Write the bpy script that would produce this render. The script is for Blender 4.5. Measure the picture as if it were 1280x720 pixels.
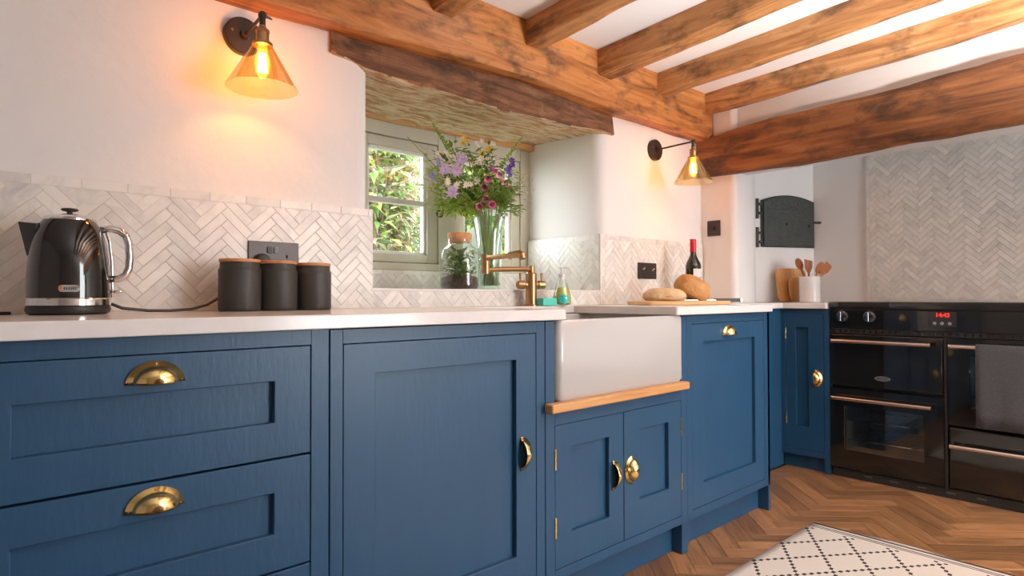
import bpy, bmesh, math, random
from mathutils import Vector, Matrix, noise
R = math.radians
rnd = random.Random(7)
for o in list(bpy.data.objects): bpy.data.objects.remove(o, do_unlink=True)
sc = bpy.context.scene
COL = sc.collection

# ------------------------------------------------------------------ camera
cam_d = bpy.data.cameras.new('camera'); cam = bpy.data.objects.new('camera', cam_d); COL.objects.link(cam)
yaw, pitch, roll = R(41.909), R(0.824), R(-0.135)
fw = Vector((math.sin(yaw)*math.cos(pitch), math.cos(yaw)*math.cos(pitch), math.sin(pitch)))
rt = Vector((math.cos(yaw), -math.sin(yaw), 0)); up = rt.cross(fw)
rt, up = rt*math.cos(roll)+up*math.sin(roll), up*math.cos(roll)-rt*math.sin(roll)
cam.matrix_world = Matrix(((rt.x, up.x, -fw.x, 0), (rt.y, up.y, -fw.y, -1.2442), (rt.z, up.z, -fw.z, 0.9367), (0, 0, 0, 1)))
cam_d.sensor_width = 36; cam_d.lens = 761.735/1280*36; cam_d.clip_start = .02
sc.camera = cam

# ------------------------------------------------------------------ world, lights, exposure
wd = bpy.data.worlds.new('overcast_sky'); sc.world = wd; wd.use_nodes = True
bg = wd.node_tree.nodes['Background']; bg.inputs[0].default_value = (0.93, 0.97, 1.0, 1); bg.inputs[1].default_value = 13.0
# daylight enters by this window and by the openings in the wall behind the camera
vs = sc.view_settings
vs.view_transform = 'Standard'; vs.look = 'None'; vs.exposure = 0.05; vs.gamma = 1.0; vs.use_curve_mapping = False

# ------------------------------------------------------------------ materials
MATS = {}
def newmat(name):
    m = bpy.data.materials.new(name); m.use_nodes = True
    nt = m.node_tree; b = nt.nodes['Principled BSDF']
    return m, nt, b
def N(nt, t, **kw):
    n = nt.nodes.new(t)
    for k, v in kw.items():
        if k.startswith('i_'):
            n.inputs[k[2:].replace('_', ' ')].default_value = v
        else: setattr(n, k, v)
    return n
def c4(c): return (c[0], c[1], c[2], 1)
def pm(name, c1, c2=None, scale=8, rough=.5, metal=0, bump=0, bscale=None, stretch=(1, 1, 1), coat=0, spec=.5, detail=4, emis=None, coords='Object'):
    """principled material whose colour drifts between two tones by noise"""
    if name in MATS: return MATS[name]
    m, nt, b = newmat(name); c2 = c2 or tuple(x*.9 for x in c1)
    tc = N(nt, 'ShaderNodeTexCoord'); mp = N(nt, 'ShaderNodeMapping'); mp.inputs['Scale'].default_value = stretch
    nt.links.new(tc.outputs[coords], mp.inputs[0])
    nz = N(nt, 'ShaderNodeTexNoise', i_Scale=scale, i_Detail=detail); nt.links.new(mp.outputs[0], nz.inputs['Vector'])
    cr = N(nt, 'ShaderNodeValToRGB'); e = cr.color_ramp.elements
    e[0].position = .3; e[0].color = c4(c1); e[1].position = .7; e[1].color = c4(c2)
    nt.links.new(nz.outputs[0], cr.inputs[0]); nt.links.new(cr.outputs[0], b.inputs['Base Color'])
    b.inputs['Roughness'].default_value = rough; b.inputs['Metallic'].default_value = metal
    b.inputs['Coat Weight'].default_value = coat; b.inputs['Coat Roughness'].default_value = .05
    b.inputs['Specular IOR Level'].default_value = spec
    if bump:
        bn = N(nt, 'ShaderNodeBump'); bn.inputs['Strength'].default_value = bump; bn.inputs['Distance'].default_value = .01
        n2 = N(nt, 'ShaderNodeTexNoise', i_Scale=bscale or scale*3, i_Detail=5); nt.links.new(mp.outputs[0], n2.inputs['Vector'])
        nt.links.new(n2.outputs[0], bn.inputs['Height']); nt.links.new(bn.outputs[0], b.inputs['Normal'])
    if emis:
        b.inputs['Emission Color'].default_value = c4(emis[0]); b.inputs['Emission Strength'].default_value = emis[1]
    MATS[name] = m; return m
def glass(name, tint=(1, 1, 1), refl=.1, rough=.02, body=0, bodycol=(1, 1, 1)):
    """thin clear sheet: tinted see-through plus mirror reflection growing at grazing angles"""
    if name in MATS: return MATS[name]
    m, nt, b = newmat(name); nt.nodes.remove(b); out = nt.nodes['Material Output']
    t = N(nt, 'ShaderNodeBsdfTransparent'); t.inputs[0].default_value = c4(tint)
    g = N(nt, 'ShaderNodeBsdfGlossy'); g.inputs['Roughness'].default_value = rough
    lw = N(nt, 'ShaderNodeLayerWeight'); lw.inputs[0].default_value = .35
    mr = N(nt, 'ShaderNodeMapRange'); mr.inputs[3].default_value = refl*.4; mr.inputs[4].default_value = min(1, refl*6)
    nt.links.new(lw.outputs['Facing'], mr.inputs[0])
    mx = N(nt, 'ShaderNodeMixShader'); nt.links.new(mr.outputs[0], mx.inputs[0])
    nt.links.new(t.outputs[0], mx.inputs[1]); nt.links.new(g.outputs[0], mx.inputs[2]); last = mx
    if body:
        d = N(nt, 'ShaderNodeBsdfDiffuse'); nz = N(nt, 'ShaderNodeTexNoise', i_Scale=30.0)
        tr = N(nt, 'ShaderNodeBsdfTranslucent'); tr.inputs[0].default_value = c4(bodycol); d.inputs[0].default_value = c4(bodycol)
        ad = N(nt, 'ShaderNodeMixShader'); ad.inputs[0].default_value = .5; nt.links.new(d.outputs[0], ad.inputs[1]); nt.links.new(tr.outputs[0], ad.inputs[2])
        m2 = N(nt, 'ShaderNodeMixShader'); m2.inputs[0].default_value = body
        nt.links.new(mx.outputs[0], m2.inputs[1]); nt.links.new(ad.outputs[0], m2.inputs[2]); last = m2
    nt.links.new(last.outputs[0], out.inputs[0]); MATS[name] = m; return m
def wood(name, cols, axis=0, scale=1.0, rough=.6, bump=.4, dark=.0, rand=False, coat=0, pale=None):
    """grain stretched along one axis of the object, knots and dark stains of their own shape"""
    if name in MATS: return MATS[name]
    m, nt, b = newmat(name)
    tc = N(nt, 'ShaderNodeTexCoord'); st = [14*scale]*3; st[axis] = 1.2*scale
    src = tc.outputs['Object']
    if rand:
        oi = N(nt, 'ShaderNodeObjectInfo'); ml = N(nt, 'ShaderNodeVectorMath', operation='SCALE'); ml.inputs[0].default_value = (7, 5, 3)
        nt.links.new(oi.outputs['Random'], ml.inputs['Scale']); ad = N(nt, 'ShaderNodeVectorMath', operation='ADD')
        nt.links.new(src, ad.inputs[0]); nt.links.new(ml.outputs[0], ad.inputs[1]); src = ad.outputs[0]
    mp = N(nt, 'ShaderNodeMapping'); mp.inputs['Scale'].default_value = st; nt.links.new(src, mp.inputs[0])
    nz = N(nt, 'ShaderNodeTexNoise', i_Scale=1.6, i_Detail=7, i_Roughness=.6, i_Distortion=1.2); nt.links.new(mp.outputs[0], nz.inputs['Vector'])
    cr = N(nt, 'ShaderNodeValToRGB'); e = cr.color_ramp.elements
    e[0].position = .28; e[0].color = c4(cols[0]); e[1].position = .72; e[1].color = c4(cols[-1])
    for i, c in enumerate(cols[1:-1]):
        x = e.new(.28+.44*(i+1)/(len(cols)-1)); x.color = c4(c)
    nt.links.new(nz.outputs[0], cr.inputs[0]); col = cr.outputs[0]
    if dark:
        s2 = [6.0*scale]*3; s2[axis] = 3.2*scale
        m2 = N(nt, 'ShaderNodeMapping'); m2.inputs['Scale'].default_value = s2; nt.links.new(src, m2.inputs[0])
        n2 = N(nt, 'ShaderNodeTexNoise', i_Scale=1.7, i_Detail=6, i_Roughness=.65); nt.links.new(m2.outputs[0], n2.inputs['Vector'])
        r2 = N(nt, 'ShaderNodeValToRGB'); q = r2.color_ramp.elements; q[0].position = .50; q[0].color = (0, 0, 0, 1); q[1].position = .66; q[1].color = (dark, dark, dark, 1)
        nt.links.new(n2.outputs[0], r2.inputs[0])
        mx = N(nt, 'ShaderNodeMix', data_type='RGBA'); nt.links.new(r2.outputs[0], mx.inputs[0]); nt.links.new(col, mx.inputs[6])
        mx.inputs[7].default_value = (.045, .022, .012, 1); col = mx.outputs[2]
    if pale:
        s2 = [34.0*scale]*3; s2[axis] = 7.0*scale
        m2 = N(nt, 'ShaderNodeMapping'); m2.inputs['Scale'].default_value = s2; nt.links.new(src, m2.inputs[0])
        n2 = N(nt, 'ShaderNodeTexNoise', i_Scale=1.3, i_Detail=8, i_Roughness=.7); nt.links.new(m2.outputs[0], n2.inputs['Vector'])
        r2 = N(nt, 'ShaderNodeValToRGB'); q = r2.color_ramp.elements; q[0].position = .44; q[0].color = (0, 0, 0, 1); q[1].position = .56; q[1].color = (.9, .9, .9, 1)
        nt.links.new(n2.outputs[0], r2.inputs[0])
        mx = N(nt, 'ShaderNodeMix', data_type='RGBA'); nt.links.new(r2.outputs[0], mx.inputs[0]); nt.links.new(col, mx.inputs[6])
        mx.inputs[7].default_value = c4(pale); col = mx.outputs[2]
    if rand:
        hs = N(nt, 'ShaderNodeHueSaturation'); mr = N(nt, 'ShaderNodeMapRange'); mr.inputs[3].default_value = .55; mr.inputs[4].default_value = 1.18
        nt.links.new(oi.outputs['Random'], mr.inputs[0]); nt.links.new(mr.outputs[0], hs.inputs['Value']); nt.links.new(col, hs.inputs['Color']); col = hs.outputs[0]
    nt.links.new(col, b.inputs['Base Color']); b.inputs['Roughness'].default_value = rough
    b.inputs['Coat Weight'].default_value = coat
    if bump:
        bn = N(nt, 'ShaderNodeBump'); bn.inputs['Strength'].default_value = bump; bn.inputs['Distance'].default_value = .008
        nt.links.new(nz.outputs[0], bn.inputs['Height']); nt.links.new(bn.outputs[0], b.inputs['Normal'])
    MATS[name] = m; return m
def marble(name, base, vein, rough=.3):
    """each tile has its own tone; grey veins run through some of them"""
    if name in MATS: return MATS[name]
    m, nt, b = newmat(name)
    oi = N(nt, 'ShaderNodeObjectInfo'); ge = N(nt, 'ShaderNodeNewGeometry')
    ml = N(nt, 'ShaderNodeVectorMath', operation='SCALE'); ml.inputs[0].default_value = (31, 17, 23); nt.links.new(oi.outputs['Random'], ml.inputs['Scale'])
    ad = N(nt, 'ShaderNodeVectorMath', operation='ADD'); nt.links.new(ge.outputs['Position'], ad.inputs[0]); nt.links.new(ml.outputs[0], ad.inputs[1])
    nz = N(nt, 'ShaderNodeTexNoise', i_Scale=9.0, i_Detail=8, i_Roughness=.62, i_Distortion=1.5); nt.links.new(ad.outputs[0], nz.inputs['Vector'])
    cr = N(nt, 'ShaderNodeValToRGB'); e = cr.color_ramp.elements
    e[0].position = .47; e[0].color = c4(base); e[1].position = .80; e[1].color = c4(vein)
    nt.links.new(nz.outputs[0], cr.inputs[0])
    hs = N(nt, 'ShaderNodeHueSaturation'); mr = N(nt, 'ShaderNodeMapRange'); mr.inputs[3].default_value = .89; mr.inputs[4].default_value = 1.05
    nt.links.new(oi.outputs['Random'], mr.inputs[0]); nt.links.new(mr.outputs[0], hs.inputs['Value']); nt.links.new(cr.outputs[0], hs.inputs['Color'])
    nt.links.new(hs.outputs[0], b.inputs['Base Color']); b.inputs['Roughness'].default_value = rough
    MATS[name] = m; return m

def leafmat(name, c1, c2, scale=20, thru=.4):
    if name in MATS: return MATS[name]
    m = pm(name, c1, c2, scale, .5); nt = m.node_tree; b = nt.nodes['Principled BSDF']; out = nt.nodes['Material Output']
    tr = N(nt, 'ShaderNodeBsdfTranslucent'); nt.links.new(b.inputs['Base Color'].links[0].from_socket, tr.inputs[0])
    mx = N(nt, 'ShaderNodeMixShader'); mx.inputs[0].default_value = thru
    nt.links.new(b.outputs[0], mx.inputs[1]); nt.links.new(tr.outputs[0], mx.inputs[2]); nt.links.new(mx.outputs[0], out.inputs[0]); return m
PLASTER = pm('white_plaster', (.79, .77, .755), (.755, .735, .72), 3, .85, bump=.25, bscale=14)
CEIL = pm('white_ceiling_paint', (.84, .845, .86), (.81, .815, .83), 2, .9, bump=.15, bscale=10)
BLUE = pm('blue_cabinet_paint', (.015, .070, .150), (.019, .077, .162), 14, .38, bump=.08, bscale=90, stretch=(1, 1, .25))
DARKIN = pm('dark_cabinet_inside', (.01, .016, .025), rough=.8)
STONE = pm('white_quartz', (.80, .76, .735), (.76, .72, .70), 30, .16, spec=.5)
CERAM = pm('white_fireclay', (.53, .515, .50), (.515, .50, .485), 3, .12, coat=.4)
BRASS = pm('polished_brass', (.95, .70, .29), (.92, .67, .27), 20, .17, metal=1)
BRONZE = pm('antique_brass', (.50, .30, .145), (.43, .25, .115), 25, .3, metal=1)
CHROME = pm('chrome', (.78, .77, .76), (.72, .71, .70), 12, .08, metal=1)
STEELW = pm('brushed_steel_bar', (.80, .70, .64), (.74, .65, .60), 40, .25, metal=1)
BLACKG = pm('black_gloss_enamel', (.010, .010, .010), (.013, .013, .012), 5, .08, coat=.5)
BLACKP = pm('black_plastic', (.022, .021, .02), (.028, .027, .026), 20, .45)
BLACKM = pm('matt_black_ceramic', (.040, .037, .033), (.046, .042, .038), 25, .52)
PLATE = pm('dark_bronze_plate', (.050, .038, .032), (.06, .046, .039), 30, .35, metal=.4)
IRON = pm('cast_iron', (.030, .034, .030), (.045, .048, .043), 18, .5, metal=.3, bump=.4, bscale=60)
OAK = wood('oak_lipping', [(.50, .23, .075), (.62, .31, .115), (.68, .37, .16)], 0, 1.5, .45, .15)
CORK = pm('cork_lid', (.55, .22, .085), (.70, .34, .15), 60, .7, bump=.4, bscale=120)
BAMBOO = wood('bamboo_lid', [(.52, .22, .08), (.66, .31, .13)], 0, 3, .5, .1)
BEAM = wood('oak_beam_wood', [(.14, .046, .013), (.41, .145, .035), (.57, .225, .060), (.64, .29, .10)], 0, 1.0, .55, .5, dark=.75)
JOIST = wood('oak_joist_wood', [(.20, .080, .024), (.42, .185, .060), (.55, .27, .10), (.66, .37, .17)], 1, 1.0, .6, .5, dark=.7)
MANTEL = wood('mantel_beam_wood', [(.050, .020, .009), (.165, .060, .020), (.27, .105, .034), (.36, .16, .056)], 1, .9, .6, .8, dark=.85)
LINTEL = wood('weathered_lintel_wood', [(.055, .026, .015), (.16, .068, .034), (.26, .125, .06), (.36, .20, .10)], 0, 1.1, .8, 1.0, dark=.8, pale=None)
LINTELU = wood('weathered_lintel_underside', [(.24, .10, .040), (.46, .24, .11), (.54, .34, .18)], 0, 1.1, .85, 1.0, pale=(.68, .57, .38))
TILE = marble('pale_marble', (.78, .755, .705), (.53, .51, .49))
GROUT = pm('cream_grout', (.72, .66, .58), (.68, .62, .54), 40, .9)
PARQ = wood('parquet_wood', [(.17, .075, .030), (.31, .145, .060), (.42, .21, .090), (.50, .27, .125)], 0, 2.2, .35, .12, rand=True)
SUBFL = pm('dark_subfloor', (.05, .022, .01), (.10, .045, .02), 6, .6)
FRAMEP = pm('sage_window_paint', (.52, .49, .385), (.55, .515, .405), 10, .45)
BEADP = pm('white_window_bead', (.78, .77, .73), rough=.5)
PANE = glass('window_glass', (.98, .99, .98), .06)
BAG = pm('charcoal_towel', (.075, .077, .085), (.095, .097, .107), 120, .95, bump=.6, bscale=250)

# ------------------------------------------------------------------ mesh helpers
ORG = {}
def setp(o, label=None, cat=None, group=None, kind=None):
    if label: o['label'] = label
    if cat: o['category'] = cat
    if group: o['group'] = group
    if kind: o['kind'] = kind
    return o
def thing(name, loc, label, cat, group=None, rz=0):
    o = bpy.data.objects.new(name, None); COL.objects.link(o); o.location = loc; o.rotation_euler = (0, 0, rz)
    o.empty_display_size = .05
    ORG[o] = Vector((0, 0, 0)) if rz else Vector(loc)
    return setp(o, label, cat, group)
class MB:
    def __init__(s, f=None): s.v = []; s.f = []; s.map = f
    def add(s, vs, fs):
        b = len(s.v); s.v += [tuple(s.map(*v)) if s.map else tuple(v) for v in vs]; s.f += [tuple(b+i for i in f) for f in fs]; return s
    def box(s, x0, x1, y0, y1, z0, z1):
        return s.add([(x, y, z) for x in (x0, x1) for y in (y0, y1) for z in (z0, z1)],
                     [(0, 1, 3, 2), (4, 6, 7, 5), (0, 4, 5, 1), (2, 3, 7, 6), (0, 2, 6, 4), (1, 5, 7, 3)])
    def prism(s, poly, z0, z1):
        n = len(poly)
        return s.add([(x, y, z0) for x, y in poly]+[(x, y, z1) for x, y in poly],
                     [tuple(range(n))[::-1], tuple(range(n, 2*n))]+[(i, (i+1) % n, n+(i+1) % n, n+i) for i in range(n)])
    def prismy(s, poly, y0, y1):           # outline in x,z extruded along y
        n = len(poly)
        return s.add([(x, y0, z) for x, z in poly]+[(x, y1, z) for x, z in poly],
                     [tuple(range(n)), tuple(range(n, 2*n))[::-1]]+[(i, n+i, n+(i+1) % n, (i+1) % n) for i in range(n)])
    def lathe(s, prof, c=(0, 0, 0), n=24, axis='Z', sx=1, sy=1):
        vs = []; fs = []; m = len(prof)
        for r, z in prof:
            for k in range(n):
                a = 2*math.pi*k/n; p = (r*math.cos(a)*sx, r*math.sin(a)*sy, z)
                if axis == 'X': p = (p[2], p[0], p[1])
                if axis == 'Y': p = (p[1], p[2], p[0])
                vs.append((c[0]+p[0], c[1]+p[1], c[2]+p[2]))
        for j in range(m-1):
            for k in range(n): fs.append((j*n+k, j*n+(k+1) % n, (j+1)*n+(k+1) % n, (j+1)*n+k))
        if prof[0][0] > 1e-5: fs.append(tuple(range(n))[::-1])
        if prof[-1][0] > 1e-5: fs.append(tuple((m-1)*n+k for k in range(n)))
        return s.add(vs, fs)
    def shell(s, prof, c=(0, 0, 0), n=24):  # lathe without end caps
        vs = []; fs = []; m = len(prof)
        for r, z in prof:
            for k in range(n):
                a = 2*math.pi*k/n; vs.append((c[0]+r*math.cos(a), c[1]+r*math.sin(a), c[2]+z))
        for j in range(m-1):
            for k in range(n): fs.append((j*n+k, j*n+(k+1) % n, (j+1)*n+(k+1) % n, (j+1)*n+k))
        return s.add(vs, fs)
    def tube(s, pts, r, n=8):
        pts = [Vector(p) for p in pts]; rs = r if isinstance(r, (list, tuple)) else [r]*len(pts)
        d = (pts[1]-pts[0]).normalized(); a = d.orthogonal().normalized(); vs = []; fs = []
        for i, p in enumerate(pts):
            t = (pts[min(i+1, len(pts)-1)]-pts[max(i-1, 0)]).normalized()
            a = (a-t*a.dot(t)); a = a.normalized() if a.length > 1e-6 else t.orthogonal().normalized(); b = t.cross(a)
            for k in range(n):
                q = 2*math.pi*k/n; vs.append(p+(a*math.cos(q)+b*math.sin(q))*rs[i])
        for j in range(len(pts)-1):
            for k in range(n): fs.append((j*n+k, j*n+(k+1) % n, (j+1)*n+(k+1) % n, (j+1)*n+k))
        fs.append(tuple(range(n))[::-1]); fs.append(tuple((len(pts)-1)*n+k for k in range(n)))
        return s.add(vs, fs)
    def ball(s, c, r, n=12, m=8, e=1):
        rx, ry, rz = r if isinstance(r, (tuple, list)) else (r, r, r)
        prof = [(math.sin(math.pi*j/m), -math.cos(math.pi*j/m)) for j in range(m+1)]
        prof[0] = (1e-6, -1); prof[-1] = (1e-6, 1)
        vs = []; fs = []
        for q, z in prof:
            for k in range(n):
                a = 2*math.pi*k/n; vs.append((c[0]+q*math.cos(a)*rx, c[1]+q*math.sin(a)*ry, c[2]+z*rz))
        for j in range(m):
            for k in range(n): fs.append((j*n+k, j*n+(k+1) % n, (j+1)*n+(k+1) % n, (j+1)*n+k))
        return s.add(vs, fs)
    def build(s, name, mat, parent=None, smooth=False, bevel=0, local=False, seg=2, sub=0, solid=0):
        o0 = Vector((0, 0, 0))
        if parent is not None and not local: o0 = ORG.get(parent, o0)
        me = bpy.data.meshes.new(name); me.from_pydata([(v[0]-o0.x, v[1]-o0.y, v[2]-o0.z) for v in s.v], [], s.f); me.validate()
        bm = bmesh.new(); bm.from_mesh(me); bmesh.ops.recalc_face_normals(bm, faces=bm.faces); bm.to_mesh(me); bm.free()
        me.materials.append(mat)
        o = bpy.data.objects.new(name, me); COL.objects.link(o); ORG[o] = o0
        if parent is not None: o.parent = parent
        if smooth:
            for p in me.polygons: p.use_smooth = True
            if smooth == 'auto' or bevel:
                pass
        if solid:
            q = o.modifiers.new('solid', 'SOLIDIFY'); q.thickness = solid; q.offset = 0
        if bevel:
            q = o.modifiers.new('bevel', 'BEVEL'); q.width = bevel; q.segments = seg; q.limit_method = 'ANGLE'; q.angle_limit = R(40)
            for p in me.polygons: p.use_smooth = True
            q.harden_normals = True
        if sub:
            q = o.modifiers.new('sub', 'SUBSURF'); q.levels = sub; q.render_levels = sub
        if smooth == 'auto':
            bm = bmesh.new(); bm.from_mesh(me)
            for e in bm.edges:
                e.smooth = len(e.link_faces) == 2 and e.calc_face_angle(0) < R(38)
            bm.to_mesh(me); bm.free()
        return o
def copy_tree(o, parent=None):
    c = o.copy(); COL.objects.link(c); c.parent = parent
    for ch in [x for x in bpy.data.objects if x.parent == o]: copy_tree(ch, c)
    return c
def text_mesh(name, body, size, mat, parent, M4, extrude=.0004):
    cu = bpy.data.curves.new('lettering', 'FONT'); cu.body = body; cu.size = size; cu.extrude = extrude; cu.align_x = 'CENTER'; cu.align_y = 'CENTER'; cu.resolution_u = 2
    t = bpy.data.objects.new('lettering_source', cu); COL.objects.link(t)
    bpy.context.view_layer.update()
    me = bpy.data.meshes.new_from_object(t); bpy.data.objects.remove(t, do_unlink=True); bpy.data.curves.remove(cu)
    me.transform(M4); me.materials.clear(); me.materials.append(mat)
    o = bpy.data.objects.new(name, me); COL.objects.link(o)
    if parent is not None:
        o.parent = parent; ORG[o] = ORG[parent]
        me.transform(Matrix.Translation(-ORG[parent]))
    return o
def arc(cx, cy, r, a0, a1, n): return [(cx+r*math.cos(R(a0+(a1-a0)*i/n)), cy+r*math.sin(R(a0+(a1-a0)*i/n))) for i in range(n+1)]
def rrect(x0, x1, y0, y1, r, n=4):
    return arc(x1-r, y1-r, r, 0, 90, n)+arc(x0+r, y1-r, r, 90, 180, n)+arc(x0+r, y0+r, r, 180, 270, n)+arc(x1-r, y0+r, r, 270, 360, n)

# ------------------------------------------------------------------ room shell
YW = .58          # window wall plane
wl = MB()
wl.prism([(-2.5, .58), (.955, .58)]+arc(.955, .63, .05, -90, -5, 6)+[(1.115, 1.06), (1.115, 1.2), (-2.5, 1.2)], 0, 2.5)
wl.prism([(2.24, .58), (3.06, .58), (3.06, 1.2), (2.186, 1.2), (2.186, .9)]+arc(2.24, .632, .052, 182, 270, 6), 0, 2.5)
wl.box(.90, 2.4, .582, 1.2, 0, .955)
wl.box(.90, 2.4, .60, 1.2, 1.755, 2.5)
wall_back = setp(wl.build('wall_back', PLASTER, smooth='auto'), kind='structure')
wr = MB()
wr.prism([(3.06, 1.2), (3.06, .405)]+arc(3.09, .405, .03, 180, 270, 5)+[(3.25, .385), (3.52, .495), (3.9, .31), (3.9, -4), (4.1, -4), (4.1, 1.2)], 0, 2.5)
wr.prismy([(3.085, 1.66), (3.20, 1.603), (3.26, 1.66), (3.26, 2.5), (3.085, 2.5)], -4, .6)
wr.prismy([(3.05, 1.603), (3.20, 1.603), (3.20, 1.68), (3.05, 1.68)], -4, .5)
wall_right = setp(wr.build('wall_right', PLASTER, smooth='auto'), kind='structure')
def ceil_z(y): return 2.032+.047*(.5-y)          # the old ceiling climbs a little away from the window wall
mc = MB(); mc.add([(x, y, z) for x in (-2.5, 4.1) for y, z in ((1.2, ceil_z(1.2)), (-4.1, ceil_z(-4.1)), (-4.1, 2.55), (1.2, 2.55))], [(0, 1, 2, 3), (4, 7, 6, 5), (0, 4, 5, 1), (1, 5, 6, 2), (2, 6, 7, 3), (3, 7, 4, 0)])
setp(mc.build('ceiling', CEIL), kind='structure')
w = MB(); w.box(-2.5, 2.05, -4.1, -4, 0, 2.5); w.box(3.45, 4.1, -4.1, -4, 0, 2.5); w.box(2.05, 3.45, -4.1, -4, 2.02, 2.5); w.box(2.05, 3.45, -4.1, -4, 0, .28)
setp(w.build('wall_front', PLASTER), kind='structure')
w = MB(); w.box(-2.6, -2.5, -4.1, 1.2, 0, 2.5)
setp(w.build('wall_left', PLASTER), kind='structure')

# floor with its herringbone blocks
floor = setp(MB().box(-2.5, 4.1, -4.1, 1.2, -.06, -.010).build('floor', SUBFL), kind='structure')
def clip(poly, x0, x1, y0, y1):
    for ax, lim, sg in ((0, x0, 1), (0, x1, -1), (1, y0, 1), (1, y1, -1)):
        out = []
        for i in range(len(poly)):
            a, b = poly[i], poly[(i+1) % len(poly)]; da, db = (a[ax]-lim)*sg, (b[ax]-lim)*sg
            if da >= 0: out.append(a)
            if da*db < 0:
                t = da/(da-db); out.append((a[0]+(b[0]-a[0])*t, a[1]+(b[1]-a[1])*t))
        poly = out
        if len(poly) < 3: return []
    return poly
def parea(p): return abs(sum(p[i][0]*p[(i+1) % len(p)][1]-p[(i+1) % len(p)][0]*p[i][1] for i in range(len(p))))/2
def herring(x0, x1, y0, y1, L, W, g, ox=0, oy=0):
    """blocks of a 45 degree herringbone inside a rectangle: (centre, angle, clipped outline or None when whole)"""
    s = math.sqrt(.5); out = []
    rng = int((abs(x1-x0)+abs(y1-y0))/W)+12
    cx, cy = (x0+x1)/2+ox, (y0+y1)/2+oy
    for k in range(-rng, rng):
        for j in range(-12, 13):
            for v in (0, 1):
                bx, by = (k*W-j*L, k*W+j*L) if v == 0 else (k*W-j*L, (k+1)*W+j*L)
                w_, h_ = (L, W) if v == 0 else (W, L)
                q = [(bx+g, by+g), (bx+w_-g, by+g), (bx+w_-g, by+h_-g), (bx+g, by+h_-g)]
                q = [((x-y)*s+cx, (x+y)*s+cy) for x, y in q]
                if max(p[0] for p in q) < x0 or min(p[0] for p in q) > x1 or max(p[1] for p in q) < y0 or min(p[1] for p in q) > y1: continue
                c = clip(q, x0, x1, y0, y1)
                if not c or parea(c) < 1.2e-4: continue
                mid = (sum(p[0] for p in q)/4, sum(p[1] for p in q)/4)
                out.append((mid, 45 if v == 0 else 135, None if parea(c) > .999*parea(q) else c))
    return out
def block_mesh(name, L, W, t, g, mat, ch=.0006):
    a, b = L/2-g, W/2-g
    mb = MB(); mb.add([(x, y, z) for z, c in ((0, 0), (t-ch, 0), (t, ch)) for x, y in ((-a+c, -b+c), (a-c, -b+c), (a-c, b-c), (-a+c, b-c))],
                      [(0, 1, 5, 4), (1, 2, 6, 5), (2, 3, 7, 6), (3, 0, 4, 7), (4, 5, 9, 8), (5, 6, 10, 9), (6, 7, 11, 10), (7, 4, 8, 11), (8, 9, 10, 11)])
    me = bpy.data.meshes.new(name); me.from_pydata(mb.v, [], mb.f); me.materials.append(mat); return me
def poly_mesh(name, poly, mid, ang, t, mat):
    ca, sa = math.cos(-R(ang)), math.sin(-R(ang))
    p = [((x-mid[0])*ca-(y-mid[1])*sa, (x-mid[0])*sa+(y-mid[1])*ca) for x, y in poly]
    if sum(p[i][0]*p[(i+1) % len(p)][1]-p[(i+1) % len(p)][0]*p[i][1] for i in range(len(p))) < 0: p = p[::-1]
    n = len(p); me = bpy.data.meshes.new(name)
    me.from_pydata([(x, y, 0) for x, y in p]+[(x, y, t) for x, y in p], [], [tuple(range(n, 2*n))]+[(i, (i+1) % n, n+(i+1) % n, n+i) for i in range(n)])
    me.materials.append(mat); return me
def lay(name, parent, blocks, full, t, mat, frame, jit):
    """frame maps wall coordinates (u, v, out) to the world: a 4x4 whose columns are u, v, out and origin"""
    for mid, ang, c in blocks:
        me = full if c is None else poly_mesh(name, c, mid, ang, t, mat)
        o = bpy.data.objects.new(name, me); COL.objects.link(o)
        o.matrix_world = frame @ Matrix.Translation((mid[0], mid[1], rnd.uniform(0, jit))) @ Matrix.Rotation(R(ang), 4, 'Z')
        o.parent = parent
F4 = lambda u, v, n, o: Matrix(((u[0], v[0], n[0], o[0]), (u[1], v[1], n[1], o[1]), (u[2], v[2], n[2], o[2]), (0, 0, 0, 1)))
PL, PW = .35, .072
plank = block_mesh('plank', PL, PW, .010, .0006, PARQ)
# herringbone columns run along the cabinets: wall-coordinate v is world X
lay('plank', floor, herring(-1.5, .27, 1.25, 3.42, PL, PW, .0006, .0, .02), plank, .010, PARQ, F4((0, -1, 0), (1, 0, 0), (0, 0, 1), (0, -1.5+.27, -.0105)), .0005)

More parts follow.
